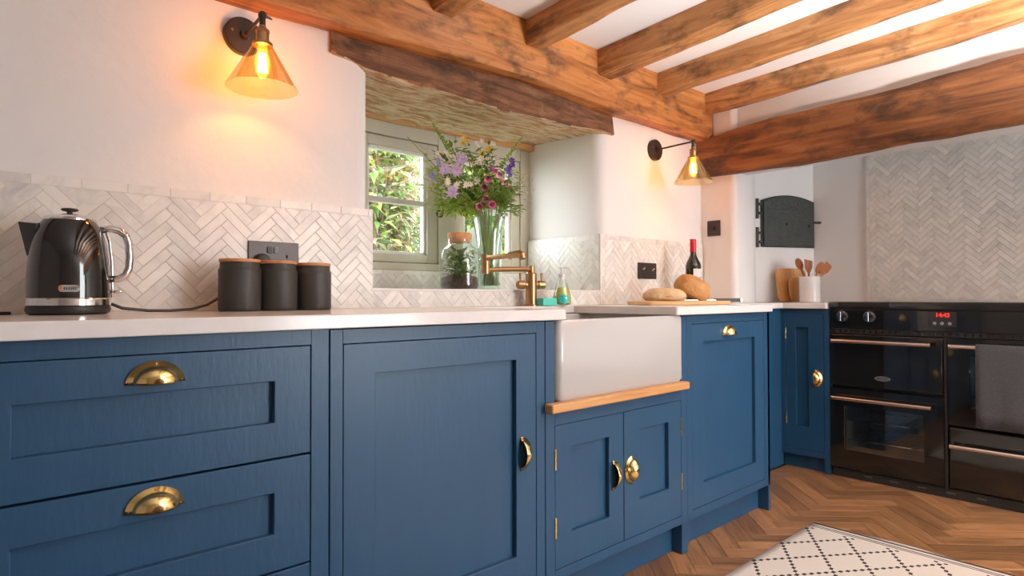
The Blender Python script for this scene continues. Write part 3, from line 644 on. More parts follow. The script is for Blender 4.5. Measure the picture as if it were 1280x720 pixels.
# ------------------------------------------------------------------ wall lamps
AMBER = glass('amber_glass', (1.0, .90, .66), .09, .03)
BULBG = glass('bulb_glass', (1.0, .82, .48), .05)
_n = BULBG.node_tree; _e = N(_n, 'ShaderNodeEmission'); _e.inputs[0].default_value = (1.0, .50, .06, 1); _e.inputs[1].default_value = 1.3
_a = N(_n, 'ShaderNodeAddShader'); _o = _n.nodes['Material Output']; _n.links.new(_o.inputs[0].links[0].from_socket, _a.inputs[0]); _n.links.new(_e.outputs[0], _a.inputs[1]); _n.links.new(_a.outputs[0], _o.inputs[0])   # the lit bulb glows
FIL = pm('glowing_filament', (1, .7, .3), rough=.5, emis=((1.0, .52, .12), 60))
def lamp(x, pz, L, z0, label, dx=0):
    t = thing('wall_lamp', (x, YW, pz), label, 'lamp', 'cone shade wall lamps')
    MB().lathe([(.0535, 0), (.0535, -.016), (.050, -.0195), (.014, -.020), (.012, -.034), (1e-5, -.034)], (x, YW, pz), 32, 'Y').build('backplate', PLATE, t, smooth='auto')
    s = MB(); s.lathe([(.004, -.0195), (.004, -.022), (1e-5, -.022)], (x-.034, YW, pz+.008), 10, 'Y'); s.build('screw', BRONZE, t, smooth='auto')
    px, py = x+dx, YW-L
    MB().tube([(x, YW-.03, pz), (px, py, z0)], .0045, 10).build('arm', PLATE, t, smooth='auto')
    m = MB(); m.ball((px, py, z0), .0115); m.tube([(px, py, z0), (px+.02, py, z0-.002), (px+.026, py, z0-.004)], [.004, .0035, .002], 8); m.lathe([(.008, -.03), (.008, -.006)], (px, py, z0), 12); m.build('pivot', PLATE, t, smooth='auto')
    MB().lathe([(.006, -.025), (.0095, -.03), (.0095, -.034), (.018, -.040), (.019, -.046), (.017, -.048), (.017, -.072), (.026, -.076), (.027, -.084), (.022, -.086)], (px, py, z0), 24).build('socket', BRONZE, t, smooth='auto')
    sh = MB().shell([(.024, -.082), (.030, -.090), (.055, -.133), (.0905, -.196), (.0925, -.200), (.0910, -.200), (.0535, -.133), (.0285, -.090)], (px, py, z0), 40).build('shade', AMBER, t, smooth=True)
    b = MB().lathe([(.013, -.084), (.013, -.100), (.019, -.118), (.021, -.135), (.017, -.158), (.008, -.170), (1e-5, -.172)], (px, py, z0), 20).build('bulb', BULBG, t, smooth='auto')
    fl = MB()
    for k in range(6):
        a = 2*math.pi*k/6; fl.tube([(px+.006*math.cos(a), py+.006*math.sin(a), z0-.104), (px+.011*math.cos(a), py+.011*math.sin(a), z0-.155)], .0042, 6)
    fl.build('filament', FIL, b)
    l = bpy.data.lights.new('lamp_glow', 'POINT'); l.energy = 5.2; l.color = (1.0, .42, .09); l.shadow_soft_size = .02
    lo = bpy.data.objects.new('lamp_glow', l); COL.objects.link(lo); lo.parent = t; lo.location = (px-x, py-YW, z0-.135-pz)
lamp(.591, 1.688, .15, 1.702, 'cone glass wall lamp glowing on the plaster above the black canisters', .004)
lamp(2.611, 1.682, .215, 1.690, 'cone glass wall lamp glowing on a long arm beside the mantel beam', .02)

# ------------------------------------------------------------------ plates on the walls
def plate(name, label, cat, mp, u0, u1, z0, z1):
    m = MB(mp); m.box(u0, u1, 0, .006, z0, z1)
    c = mp((u0+u1)/2, 0, z0); t = thing(name, c, label, cat); o = m.build('plate', PLATE, t, bevel=.0015); return t
FBP = lambda u, n, z: (u, .5672-n, z)
t = plate('double_socket', 'black double power socket behind the row of canisters', 'socket', FBP, .604, .752, 1.012, 1.100)
for u in (.664, .684): s = MB(FBP); s.box(u-.007, u+.007, .006, .010, 1.066, 1.085); s.build('rocker_switch', BLACKP if u < .67 else pm('rocker_grey', (.16, .15, .14), rough=.4), t, bevel=.001)
s = MB(FBP)
for (a, z) in ((.716, 1.058), (.705, 1.040), (.727, 1.040)): s.box(a-.003, a+.003, .0055, .0063, z-.005, z+.005)
s.build('pin_hole', pm('hole_black', (.004, .004, .004), rough=.8), t)
t = plate('toggle_switch', 'black double toggle switch plate on the tiles above the bread', 'switch', FBP, 2.453, 2.604, 1.024, 1.104)
for u, z in ((2.487, 1.070), (2.566, 1.068)):
    s = MB(FBP); s.tube([(u, .006, z), (u, .009, z)], .006, 10); s.tube([(u, .009, z), (u, .018, z+.008)], [.003, .0045], 8); s.build('toggle', CHROME, t, smooth='auto')
s = MB(FBP); s.tube([(2.487, .006, 1.044), (2.487, .0075, 1.044)], .003, 8); s.build('screw', CHROME, t)
FJ = lambda u, n, z: (3.0598-n, -u, z)
t = plate('dimmer_switch', 'small square bronze dimmer plate on the jamb under the mantel beam', 'switch', FJ, -.540, -.463, 1.268, 1.352)
s = MB(FJ); s.tube([(-.502, .006, 1.310), (-.502, .018, 1.310)], [.0115, .010], 16); s.build('knob', PLATE, t, smooth='auto')

# bread oven door on the splayed alcove wall
da = Vector((3.9-3.52, .31-.495, 0)).normalized(); dn = Vector((da.y, -da.x, 0)); A0 = Vector((3.52, .495, 0))
FD = lambda u, n, z: tuple(A0+da*u+dn*(n+.001)+Vector((0, 0, z)))
t = thing('bread_oven_door', FD(.22, 0, 1.23), 'arched black cast iron bread oven door in the alcove wall', 'oven door')
def archpoly(u0, u1, z0, zs, rise, n=12): return [(u0, z0), (u1, z0)]+[(u1+(u0-u1)*i/n, zs+rise*(1-((i/n-.5)*2)**2)) for i in range(n+1)]
def aprism(poly, n0, n1):
    k = len(poly); m = MB(FD); m.add([(u, n0, z) for u, z in poly]+[(u, n1, z) for u, z in poly], [tuple(range(k)), tuple(range(k, 2*k))]+[(i, (i+1) % k, k+(i+1) % k, k+i) for i in range(k)]); return m
aprism(archpoly(.036, .418, 1.232, 1.513, .036), 0, .012).build('frame', IRON, t, bevel=.002)
dd = aprism(archpoly(.044, .408, 1.240, 1.506, .034), .012, .022).build('leaf', IRON, t, bevel=.003)
for z in (1.278, 1.448): s = MB(FD); s.box(.06, .39, .022, .0255, z, z+.004); s.build('rib', IRON, dd)
for u, z in ((.212, 1.372), (.376, 1.366)): s = MB(FD); s.tube([(u, .022, z), (u, .030, z)], .010, 10); s.build('boss', IRON, dd, smooth='auto')
for z in (1.29, 1.462):
    s = MB(FD); s.box(.004, .020, 0, .008, z-.060, z+.060); s.box(.018, .040, .002, .016, z-.034, z-.02); s.box(.018, .040, .002, .016, z+.02, z+.034); s.build('hinge', IRON, t)
s = MB(FD); s.tube([(.40, .028, 1.386), (.44, .034, 1.386), (.452, .036, 1.386), (.475, .036, 1.394)], [.006, .007, .006, .004], 8); s.build('latch_handle', IRON, t, smooth='auto')

# ------------------------------------------------------------------ kettle
KB = pm('kettle_black_enamel', (.012, .011, .010), (.015, .014, .013), 4, .07, coat=.6)
kt = thing('kettle', (.172, .42, .9005), 'black and chrome kettle with looped handle on the worktop', 'kettle', rz=R(-6)); kt.scale = (.89, .89, 1)
def kb(name, mb, mat, parent=None, **k): return mb.build(name, mat, parent or kt, local=True, **k)
kb('power_base', MB().lathe([(.078, 0), (.085, .003), (.088, .010), (.086, .018)], n=36), BLACKP, smooth='auto')
kb('base_band', MB().lathe([(.0855, .0185), (.0885, .020), (.0885, .033), (.0865, .035)], n=40), CHROME, smooth='auto')
kb('body', MB().lathe([(.0860, .0355), (.0862, .06), (.0850, .09), (.0820, .125), (.0780, .155), (.0730, .175), (.0650, .193), (.0560, .206), (.0550, .207)], n=44), KB, smooth='auto')
lid = kb('lid', MB().lathe([(.0555, .2065), (.056, .210), (.050, .215), (.030, .220), (.010, .222), (1e-5, .222)], n=36), CHROME, smooth='auto')
kb('lid_knob', MB().lathe([(.006, .222), (.006, .227), (.016, .229), (.019, .232), (.016, .2345), (1e-5, .236)], n=20), BLACKP, lid, smooth='auto')
sp = MB(); sp.add([(-.066, -.026, .196), (-.066, .026, .196), (-.102, 0, .200), (-.076, -.026, .120), (-.076, .026, .120), (-.084, 0, .128), (-.05, -.02, .2), (-.05, .02, .2), (-.05, -.02, .12), (-.05, .02, .12)],
   [(0, 2, 1), (0, 3, 5, 2), (2, 5, 4, 1), (0, 1, 7, 6), (3, 0, 6, 8), (1, 4, 9, 7), (5, 3, 8, 9, 4)])
kb('spout', sp, BLACKP, bevel=.002)
kb('handle', MB().tube([(.062, 0, .190), (.085, 0, .194), (.104, 0, .191), (.119, 0, .180), (.126, 0, .160), (.128, 0, .130), (.126, 0, .104), (.118, 0, .088), (.104, 0, .080), (.080, 0, .078)], [.008, .0085, .009, .0095, .0095, .0095, .0095, .009, .0085, .008], 12), CHROME, smooth=True)
kb('handle_seam', MB().tube([(.0725, 0, .198), (.0835, 0, .165), (.089, 0, .12), (.0905, 0, .06), (.0905, 0, .036)], .0035, 8), CHROME, smooth=True)
kb('switch_lever', MB().tube([(.085, 0, .050), (.104, 0, .050), (.112, 0, .051)], [.0035, .004, .005], 8), CHROME, smooth=True)
bd = MB(lambda u, n, z: (math.sin(u/.0875)*(.0872+n), -math.cos(u/.0875)*(.0872+n), z))
for (u0, u1, mat_, nm, e) in ((-.021, .021, CHROME, 'badge', 0),):
    pl = rrect(u0, u1, .049, .0635, .007, 5); k = len(pl); g = MB(bd.map); g.add([(u, .0002, z) for u, z in pl]+[(u, .002, z) for u, z in pl], [tuple(range(k)), tuple(range(k, 2*k))]+[(i, (i+1) % k, k+(i+1) % k, k+i) for i in range(k)]); bdo = kb(nm, g, mat_)
g = MB(bd.map); g.box(-.0185, -.013, .0022, .0026, .0515, .061); kb('badge_crescent', g, pm('badge_orange', (.65, .22, .06), rough=.4), bdo)
g = MB(bd.map)
for i in range(6): g.box(-.010+i*.0042, -.0072+i*.0042, .0022, .0026, .0535, .059)
kb('badge_lettering', g, pm('badge_dark_print', (.08, .10, .09), rough=.5), bdo)
# its cord runs to the plug in the socket
KM = (Matrix.Translation((.172, .42, .9005)) @ Matrix.Rotation(R(-6), 4, 'Z') @ Matrix.Diagonal((.89, .89, 1, 1))).inverted()
MB().tube([(.246, .425, .925), (.275, .43, .912), (.33, .435, .9055), (.38, .445, .9045), (.43, .455, .9075), (.48, .505, .917), (.52, .545, .935), (.575, .552, .985), (.615, .553, 1.018), (.632, .553, 1.030)], .0036, 8).build('power_cord', BLACKP, None, smooth=True)
m = MB(); m.lathe([(.023, 0), (.0235, -.012), (.020, -.022), (.010, -.025), (1e-5, -.025)], (.641, .5608, 1.040), 24, 'Y'); m.build('plug', BLACKP, None, smooth='auto')
for o_ in (bpy.data.objects['power_cord'], bpy.data.objects['plug']): o_.parent = kt; o_.matrix_parent_inverse = KM
c2 = MB().tube([(-.075, .44, .9042), (-.02, .425, .9042), (.03, .42, .9042), (.072, .43, .9042)], .0036, 8).build('appliance_cable', BLACKP, None, smooth=True)
setp(c2, 'short black cable lying flat on the worktop under the kettle spout', 'cable')

# ------------------------------------------------------------------ canisters
def canister(x, y, r, h, label):
    t = thing('canister', (x, y, .9003), label, 'canister', 'black canisters')
    MB().lathe([(r*.93, 0), (r*.985, .003), (r, .009), (r, h-.030), (r*.985, h-.026), (r*.93, h-.022), (r*.925, h-.008)], (x, y, .9003), 40).build('body', BLACKM, t, smooth='auto')
    MB().lathe([(r*.90, h-.0078), (r*.965, h-.0075), (r*.975, h-.004), (r*.965, h), (r*.90, h+.0006), (1e-5, h+.0008)], (x, y, .9003), 36).build('lid', BAMBOO, t, smooth='auto')
canister(.542, .440, .0525, .137, 'black canister with bamboo lid standing closest to the kettle')
canister(.645, .446, .0515, .136, 'black canister with bamboo lid in the middle of the row of three')
canister(.749, .452, .0505, .134, 'black canister with bamboo lid closest to the window end of the row')

# ------------------------------------------------------------------ sill: terrarium, pale bottle, vase
SZ = .9665
GL = glass('clear_glass', (.93, .97, .94), .10)
t = thing('terrarium_jar', (1.465, .70, SZ), 'squat clear glass jar with cork lid and mossy plant inside on the sill', 'jar')
P0 = (1.465, .70, SZ)
MB().shell([(1e-5, .001), (.068, .001), (.0755, .006), (.077, .014), (.077, .135), (.073, .155), (.062, .168), (.050, .174), (.047, .180), (.047, .205), (.049, .208)], P0, 40).build('jar', GL, t, smooth=True)
MB().lathe([(.044, .186), (.0455, .188), (.049, .220), (.047, .2235), (1e-5, .224)], P0, 32).build('cork', CORK, t, smooth='auto')
MB().lathe([(.070, .004), (.074, .012), (.074, .045), (.06, .052), (.03, .060), (1e-5, .058)], P0, 28).build('soil', pm('dark_soil', (.035, .022, .017), (.09, .062, .05), 60, .9, bump=.8, bscale=120), t, smooth='auto')
LEAFD = leafmat('dark_leaf', (.12, .20, .045), (.19, .28, .075))
LEAFM = leafmat('mid_leaf', (.22, .34, .055), (.32, .45, .10))
LEAFB = leafmat('bright_leaf', (.30, .46, .05), (.42, .56, .10))
STEMG = pm('green_stem', (.20, .28, .07), (.32, .36, .12), 25, .5)
def leaf(mb, p, d, L, W, droop=.25, nrm=None):
    p = Vector(p); d = Vector(d).normalized(); s = d.cross(nrm if nrm else Vector((0, 0, 1)))
    s = s.normalized() if s.length > 1e-4 else Vector((1, 0, 0)); n = s.cross(d)
    q = [p, p+d*L*.4+s*W*.5+n*W*.12, p+d*L*.45-n*L*droop*.2, p+d*L*.4-s*W*.5+n*W*.12, p+d*L-n*L*droop]
    mb.add(q, [(0, 1, 2), (0, 2, 3), (1, 4, 2), (2, 4, 3)])
rp = random.Random(3)
m = MB()
for i in range(190):
    a = rp.uniform(0, 6.28); r_ = rp.uniform(.0, .062); z = rp.uniform(.050, .150)
    p = (P0[0]+r_*math.cos(a), P0[1]+r_*math.sin(a), P0[2]+z); leaf(m, p, (math.cos(a)*.6, math.sin(a)*.6, rp.uniform(-.3, .9)), rp.uniform(.022, .036), rp.uniform(.016, .026))
for v in range(len(m.v)):
    q = Vector(m.v[v])-Vector((P0[0], P0[1], 0)); l2 = math.hypot(q.x, q.y); lim = .070
    if l2 > lim: m.v[v] = (P0[0]+q.x*lim/l2, P0[1]+q.y*lim/l2, min(q.z, SZ+.15))
m.build('plant', LEAFD, t, smooth=True)
t = thing('pale_bottle', (1.725, .875, SZ), 'pale frosted glass bottle behind the flower vase', 'bottle')
MB().shell([(1e-5, .001), (.078, .001), (.086, .008), (.087, .22), (.083, .245), (.068, .268), (.045, .280), (.030, .288), (.027, .300), (.027, .335), (.031, .338), (.031, .346), (.026, .348)], (1.725, .875, SZ), 36).build('glass_body', glass('frosted_glass', (.86, .95, .88), .08, .15, .72, (.84, .93, .84)), t, smooth=True)
t = thing('flower_vase', (1.655, .745, SZ), 'tall flared clear glass vase holding the wild flower bouquet', 'vase'); V0 = (1.655, .745, SZ)
MB().shell([(1e-5, .002), (.036, .001), (.040, .004), (.041, .015), (.044, .10), (.052, .19), (.062, .26), (.074, .318), (.0755, .322), (.073, .318), (.060, .26), (.0505, .19), (.0425, .10), (.039, .02), (1e-5, .016)], V0, 40).build('glass_body', GL, t, smooth=True)
MB().lathe([(.037, .017), (.041, .10), (.0455, .15), (1e-5, .15)], V0, 28).build('water', glass('water', (.90, .96, .88), .05), t, smooth='auto')

# ------------------------------------------------------------------ bouquet: each stem is a thing of its own
rb = random.Random(11)
def stem_path(h):
    h = Vector(h); k = (h-Vector((V0[0], V0[1], h.z))); k.z = 0
    a = rb.uniform(0, 6.28); b0 = Vector((V0[0]-k.x*.10+.016*math.cos(a), V0[1]-k.y*.10+.016*math.sin(a), SZ+.020))
    mth = Vector((V0[0], V0[1], SZ+.305))+k.normalized()*min(.052, k.length*.5) if k.length > 1e-3 else Vector((V0[0], V0[1], SZ+.305))
    up_ = mth+(h-mth)*.5+Vector((0, 0, .012))
    return [b0, b0.lerp(mth, .5), mth, up_, h]
def flower(name, head, label, group=None, cat='flower'):
    p = stem_path(head); t = thing(name, p[0], label, cat, group)
    MB().tube(p, [.0028, .0027, .0025, .0022, .0015], 6).build('stem', STEMG, t, smooth=True)
    return t, p
def petals(mb, c, d, n, L, W, open_=.8, a0=0):
    d = Vector(d).normalized(); s = d.orthogonal().normalized(); u = d.cross(s)
    for k in range(n):
        a = a0+2*math.pi*k/n; r_ = s*math.cos(a)+u*math.sin(a); leaf(mb, c, r_*open_+d*(1-open_), L, W, .12, d)
TOCAM = Vector((-.6, -.75, .1))
LILAC = pm('lilac_petal', (.52, .36, .60), (.66, .50, .70), 40, .6); PINKM = pm('magenta_petal', (.62, .09, .30), (.74, .22, .42), 40, .55); PINKL = pm('pink_petal', (.76, .36, .46), (.80, .50, .54), 40, .6)
VIOLET = pm('violet_petal', (.10, .04, .30), (.17, .08, .42), 40, .6); BLUEF = pm('blue_petal', (.24, .24, .60), (.34, .33, .66), 40, .6); YEL = pm('yellow_petal', (.72, .46, .03), (.80, .58, .08), 40, .6); CREAMF = pm('cream_petal', (.76, .66, .56), (.80, .72, .60), 40, .6)
BUDG = pm('green_bud', (.22, .36, .06), (.32, .46, .10), 40, .6)
# foxgloves
def bell(t, c, d, L, mat):
    d = Vector(d).normalized(); s = d.orthogonal().normalized(); u = d.cross(s); mb = MB(lambda x, y, z: tuple(Vector(c)+s*x+u*y+d*z))
    mb.shell([(L*.10, 0), (L*.20, L*.12), (L*.30, L*.45), (L*.34, L*.78), (L*.46, L), (L*.44, L*1.0), (L*.29, L*.78), (L*.12, L*.2)], (0, 0, 0), 14); mb.build('bell', mat, t, smooth=True)
t, p = flower('foxglove', (1.643, .725, 1.50), 'magenta foxglove stem with drooping bells in the vase', cat='flower')
for c, d in (((1.560, .69, 1.305), (-.55, -.6, -.12)), ((1.605, .68, 1.315), (-.35, -.8, -.1)), ((1.590, .69, 1.358), (-.4, -.5, -.6)), ((1.60, .70, 1.405), (-.5, -.4, -.5)), ((1.612, .71, 1.442), (-.3, -.6, -.5)), ((1.635, .715, 1.480), (.1, -.6, -.5))): bell(t, c, d, .036, PINKM)
t, p = flower('foxglove', (1.70, .71, 1.47), 'pale pink foxglove stem beside the magenta one in the vase')
for c, d in (((1.685, .71, 1.445), (.25, -.6, -.7)), ((1.68, .715, 1.465), (-.3, -.6, -.4)), ((1.71, .712, 1.425), (.4, -.6, -.6))): bell(t, c, d, .034, PINKL)
for h in ((1.460, .68, 1.482), (1.418, .66, 1.430), (1.379, .68, 1.430), (1.388, .645, 1.338)):
    t, p = flower('lilac_flower', h, 'pale lilac flower head facing out of the bouquet', 'lilac flowers in the vase'); m = MB()
    petals(m, h, (-.35, -.7, -.5), 8, .030, .017, .8, rb.random()); petals(m, Vector(h)+Vector((0, 0, .008)), (-.3, -.6, .5), 7, .020, .012, .6); m.build('petals', LILAC, t)
t, p = flower('delphinium', (1.765, .72, 1.525), 'deep violet delphinium spike at the edge of the bouquet'); m = MB()
for k in range(7): petals(m, (1.765-.022*k/6+rb.uniform(-.01, .01), .72, 1.53-.011*k), (rb.uniform(-.6, .3), -1, rb.uniform(-.2, .5)), 5, .017, .013, .7)
m.build('petals', VIOLET, t)
for h in ((1.359, .70, 1.460), (1.339, .72, 1.402), (1.404, .72, 1.457)):
    t, p = flower('blue_flower', h, 'tiny blue flower cluster in the bouquet', 'blue flowers in the vase'); m = MB()
    for k in range(4): petals(m, Vector(h)+Vector((rb.uniform(-.012, .012), rb.uniform(-.01, .01), rb.uniform(-.014, .014))), TOCAM, 5, .011, .009, .8)
    m.build('petals', BLUEF, t)
for h in ((1.522, .74, 1.572), (1.628, .74, 1.540), (1.688, .78, 1.574)):
    t, p = flower('yellow_flower', h, 'yellow star shaped flower near the top of the bouquet', 'yellow flowers in the vase'); m = MB()
    for k in range(3): petals(m, Vector(h)+Vector((rb.uniform(-.014, .014), rb.uniform(-.01, .01), rb.uniform(-.012, .014))), TOCAM+Vector((0, 0, .4)), 5, .016, .011, .7)
    m.build('petals', YEL, t)
for h in ((1.364, .66, 1.384), (1.414, .66, 1.374), (1.481, .66, 1.389), (1.545, .68, 1.409), (1.438, .74, 1.504), (1.635, .78, 1.594), (1.706, .78, 1.595), (1.552, .72, 1.478), (1.391, .74, 1.497), (1.68, .74, 1.52), (1.60, .72, 1.50)):
    t, p = flower('cream_flower', h, 'small cream blossom among the bouquet foliage', 'cream blossoms in the vase'); m = MB()
    for k in range(3): petals(m, Vector(h)+Vector((rb.uniform(-.016, .016), rb.uniform(-.01, .01), rb.uniform(-.014, .014))), TOCAM, 6, .014, .010, .75)
    m.build('petals', CREAMF, t)
for (h, mid, lb) in (((1.378, .76, 1.628), (1.472, .76, 1.527), 'green flower spire leaning out over the left casement'), ((1.880, .78, 1.662), (1.73, .76, 1.50), 'green flower spire leaning out towards the plaster reveal')):
    t, p = flower('green_spire', h, lb); m = MB(); h, mid = Vector(h), Vector(mid)
    for k in range(46):
        f_ = k/45; c = mid.lerp(h, f_); a = k*2.4; w_ = .013*(1-f_*.75); m.ball(tuple(c+Vector((math.cos(a)*w_, math.sin(a)*w_, rb.uniform(-.003, .003)))), .0058*(1-f_*.55), 6, 4)
    m.build('buds', BUDG, t, smooth=True); MB().tube([mid, mid.lerp(h, .5), h], [.003, .0025, .001], 6).build('spike', STEMG, t, smooth=True)
t, p = flower('grass_blade', (1.285, .80, 1.565), 'long pale grass blade arching out of the bouquet', cat='grass'); m = MB(); leaf(m, (1.40, .78, 1.50), (-.115, .02, .065), .14, .007, .0); m.build('blade', pm('straw', (.62, .55, .27), (.68, .62, .36), 30, .7), t)
t, p = flower('seed_spray', (1.865, .74, 1.49), 'airy spray of hanging pale seed heads beside the reveal', cat='grass'); m = MB()
for k in range(60): m.ball((1.855+rb.uniform(-.05, .035), .74+rb.uniform(-.03, .02), 1.50-abs(rb.gauss(0, .07))), rb.uniform(.002, .0045), 6, 4)
m.build('seeds', pm('seed_straw', (.58, .55, .30), (.66, .62, .40), 30, .7), t, smooth=True)
def sprig(h, mat, n, L, W, spread, label, group, low=.35):
    t, p = flower('leafy_sprig', h, label, group, 'foliage'); m = MB(); a_, b_ = p[2], p[4]
    for k in range(n):
        f_ = low+(1-low)*rb.random(); c = a_.lerp(b_, f_)+Vector((0, 0, .010*math.sin(f_*3))); an = rb.uniform(0, 6.28)
        d = Vector((math.cos(an), math.sin(an)*.8-.2, rb.uniform(-.5, .6))); leaf(m, c+d*spread*rb.random(), d+(b_-a_).normalized()*.5, L*rb.uniform(.7, 1.25), W*rb.uniform(.7, 1.2), rb.uniform(.05, .4))
    m.build('leaves', mat, t)
for h in ((1.338, .72, 1.350), (1.345, .70, 1.290), (1.394, .68, 1.275), (1.355, .74, 1.43), (1.43, .67, 1.30)): sprig(h, LEAFB, 120, .036, .013, .055, 'bright green feathery sprig at the lower left edge of the bouquet'.replace('at the lower left edge of', 'hanging on the latch side of'), 'bright sprigs in the vase')
for h in ((1.782, .74, 1.318), (1.70, .70, 1.35), (1.80, .76, 1.43), (1.74, .72, 1.40)): sprig(h, LEAFM, 80, .036, .014, .042, 'mid green leafy sprig on the reveal side of the bouquet', 'mid green sprigs in the vase')
for h in ((1.50, .70, 1.43), (1.56, .74, 1.50), (1.62, .76, 1.53), (1.47, .76, 1.55), (1.68, .77, 1.50), (1.41, .76, 1.50), (1.56, .68, 1.36), (1.64, .70, 1.40), (1.45, .70, 1.36), (1.40, .70, 1.40), (1.60, .72, 1.44), (1.72, .74, 1.45), (1.53, .72, 1.54), (1.66, .76, 1.56), (1.78, .76, 1.50), (1.44, .74, 1.44)): sprig(h, LEAFD if rb.random() < .4 else LEAFM, 60, .034, .015, .042, 'leafy sprig deep in the middle of the bouquet', 'inner sprigs in the vase', .2)

# ------------------------------------------------------------------ by the sink
t = thing('soap_bottle', (1.812, .47, .9003), 'teardrop soap bottle with green liquid and a pump beside the tap', 'bottle'); S0 = (1.812, .47, .9003)
MB().shell([(1e-5, .001), (.030, .001), (.0375, .008), (.039, .022), (.036, .045), (.027, .075), (.018, .10), (.0135, .112), (.0135, .118)], S0, 28).build('bottle', GL, t, smooth=True)
MB().lathe([(.029, .004), (.036, .010), (.0375, .022), (.0345, .045), (.026, .074), (1e-5, .074)], S0, 28).build('liquid', pm('green_soap', (.50, .52, .10), (.58, .60, .18), 20, .15), t, smooth='auto')
m = MB(); m.lathe([(.0145, .113), (.0145, .128), (.009, .130), (.004, .131), (.004, .150), (.009, .151), (.009, .156), (1e-5, .157)], S0, 18); m.tube([(S0[0], S0[1], .9+.154), (S0[0]+.012, S0[1]-.018, .9+.154), (S0[0]+.016, S0[1]-.025, .9+.149)], [.004, .0035, .003], 8)
m.build('pump', pm('white_pump', (.78, .74, .72), rough=.35), t, smooth='auto')
lb = MB(); n_ = 18
dl = Vector((-.55, -.83, 0)).normalized(); sl = Vector((-dl.y, dl.x, 0)); vs = [Vector(S0)+dl*.0398+Vector((0, 0, .030))]
for k in range(n_):
    a = 2*math.pi*k/n_; x, z = .0215*math.cos(a), .030+.0225*math.sin(a); rr = .0392-max(0, z-.022)*.27
    ang = x/rr; vs.append(Vector(S0)+(dl*math.cos(ang)+sl*math.sin(ang))*(rr+.0012)+Vector((0, 0, z)))
lb.add(vs, [(0, k+1, (k+1) % n_+1) for k in range(n_)]); lb.build('label_sticker', pm('teal_label', (.02, .52, .50), (.03, .56, .53), 10, .5), t)
setp(MB().box(1.690, 1.768, .455, .505, .9005, .931).build('soap_box', pm('turquoise_card', (.10, .66, .54), (.12, .70, .58), 10, .5), None, bevel=.003), 'small turquoise box behind the tap base', 'box')

# ------------------------------------------------------------------ bread, board, knife, wine
def hoop(x, y, z, a): return Vector((x, y, z))
BO = wood('pale_board_wood', [(.55, .31, .12), (.66, .40, .18), (.72, .47, .24)], 0, 1.4, .55, .1)
DB = wood('orange_board_wood', [(.42, .17, .045), (.58, .27, .085), (.66, .34, .12)], 2, 1.6, .5, .1)
SPN = wood('spoon_wood', [(.26, .085, .028), (.40, .15, .05), (.50, .21, .08)], 2, 2.5, .5, .1)
ba = math.atan2(.2-.33, 2.585-2.143)
t = thing('bread_board', (2.364, .275, .9003), 'long pale wooden bread board carrying two loaves', 'board', rz=ba)
k = MB(); k.prism(rrect(-.235, .235, -.085, .085, .03, 5), 0, .016); k.build('plank', BO, t, local=True, bevel=.003)
def loaf(name, c, rx, ry, rz, tilt, rzrot, mat, label, seed, mark):
    t = thing(name, c, label, 'bread', rz=rzrot)
    t.rotation_euler = (tilt[0], tilt[1], rzrot)
    m = MB(); m.ball((0, 0, 0), (1, 1, 1), 36, 22); vs = []
    for v in m.v:
        v = Vector(v); e = Vector((math.copysign(abs(v.x)**.85, v.x), math.copysign(abs(v.y)**.85, v.y), math.copysign(abs(v.z)**.8, v.z)))
        d = 1+.05*noise.noise(v*1.8+Vector((seed, 0, 0)))+.02*noise.noise(v*5+Vector((seed, 3, 0))); e = e*d
        if e.z < -.62: e.z = -.62+(e.z+.62)*.15
        vs.append((e.x*rx, e.y*ry, e.z*rz))
    m.v = vs; m.build('crust', mat, t, local=True, smooth=True)
    s = MB(); pts = [(rx*.75*math.cos(a)*.98, ry*.96*math.sin(a), -.10*rz+.05*rz*math.sin(a*3)) for a in [R(200+140*i/14) for i in range(15)]] if mark else [(rx*(-.5+i*.1), .1*ry, rz*(1.0-.12*((i-5)/5)**2)) for i in range(11)]
    s.tube(pts, .004, 6); s.build('split', pm('crust_split', (.52, .27, .10), (.62, .36, .16), 40, .8), t, local=True, smooth=True)
    return t
PALEB = pm('pale_floured_crust', (.50, .31, .155), (.66, .47, .28), 22, .85, bump=.6, bscale=60)
BRNB = pm('brown_crust', (.42, .175, .040), (.62, .34, .13), 12, .6, bump=.6, bscale=45)
loaf('bread_loaf', (2.262, .285, .9400), .092, .062, .034, (0, 0), R(-36), PALEB, 'pale flat floured loaf lying on the bread board', 2, True)
loaf('bread_loaf', (2.458, .268, .9700), .084, .062, .056, (R(6), R(27), 0), R(-36), BRNB, 'round brown crusty loaf propped against the wine bottle', 9, False)
t = thing('bread_knife', (2.568, .178, .919), 'bread knife with black handle lying off the board end', 'knife', rz=R(-26))
k = MB(); k.prismy(rrect(-.045, .085, -.0085, .0085, .004, 3), -.010, .010); k.build('handle', BLACKP, t, local=True, bevel=.002)
k = MB(); k.box(.085, .094, -.0105, .0105, -.0092, .0092); k.build('end_cap', CHROME, t, local=True, bevel=.0015)
k = MB(); k.box(-.20, -.045, -.0008, .0008, -.0005, .020); k.v = [(v[0], v[2]-.01, v[1]*.9+.0005) for v in k.v]; k.build('blade', CHROME, t, local=True)
t = thing('wine_bottle', (2.69, .405, .9003), 'dark wine bottle with red capsule and white label behind the loaf', 'bottle'); B0 = (2.69, .405, .9003)
MB().lathe([(.034, 0), (.0375, .004), (.0375, .185), (.034, .202), (.024, .222), (.016, .240), (.0145, .252), (.0145, .26)], B0, 32).build('glass_body', pm('bottle_dark_glass', (.010, .013, .009), (.012, .015, .010), 5, .06, coat=.6), t, smooth='auto')
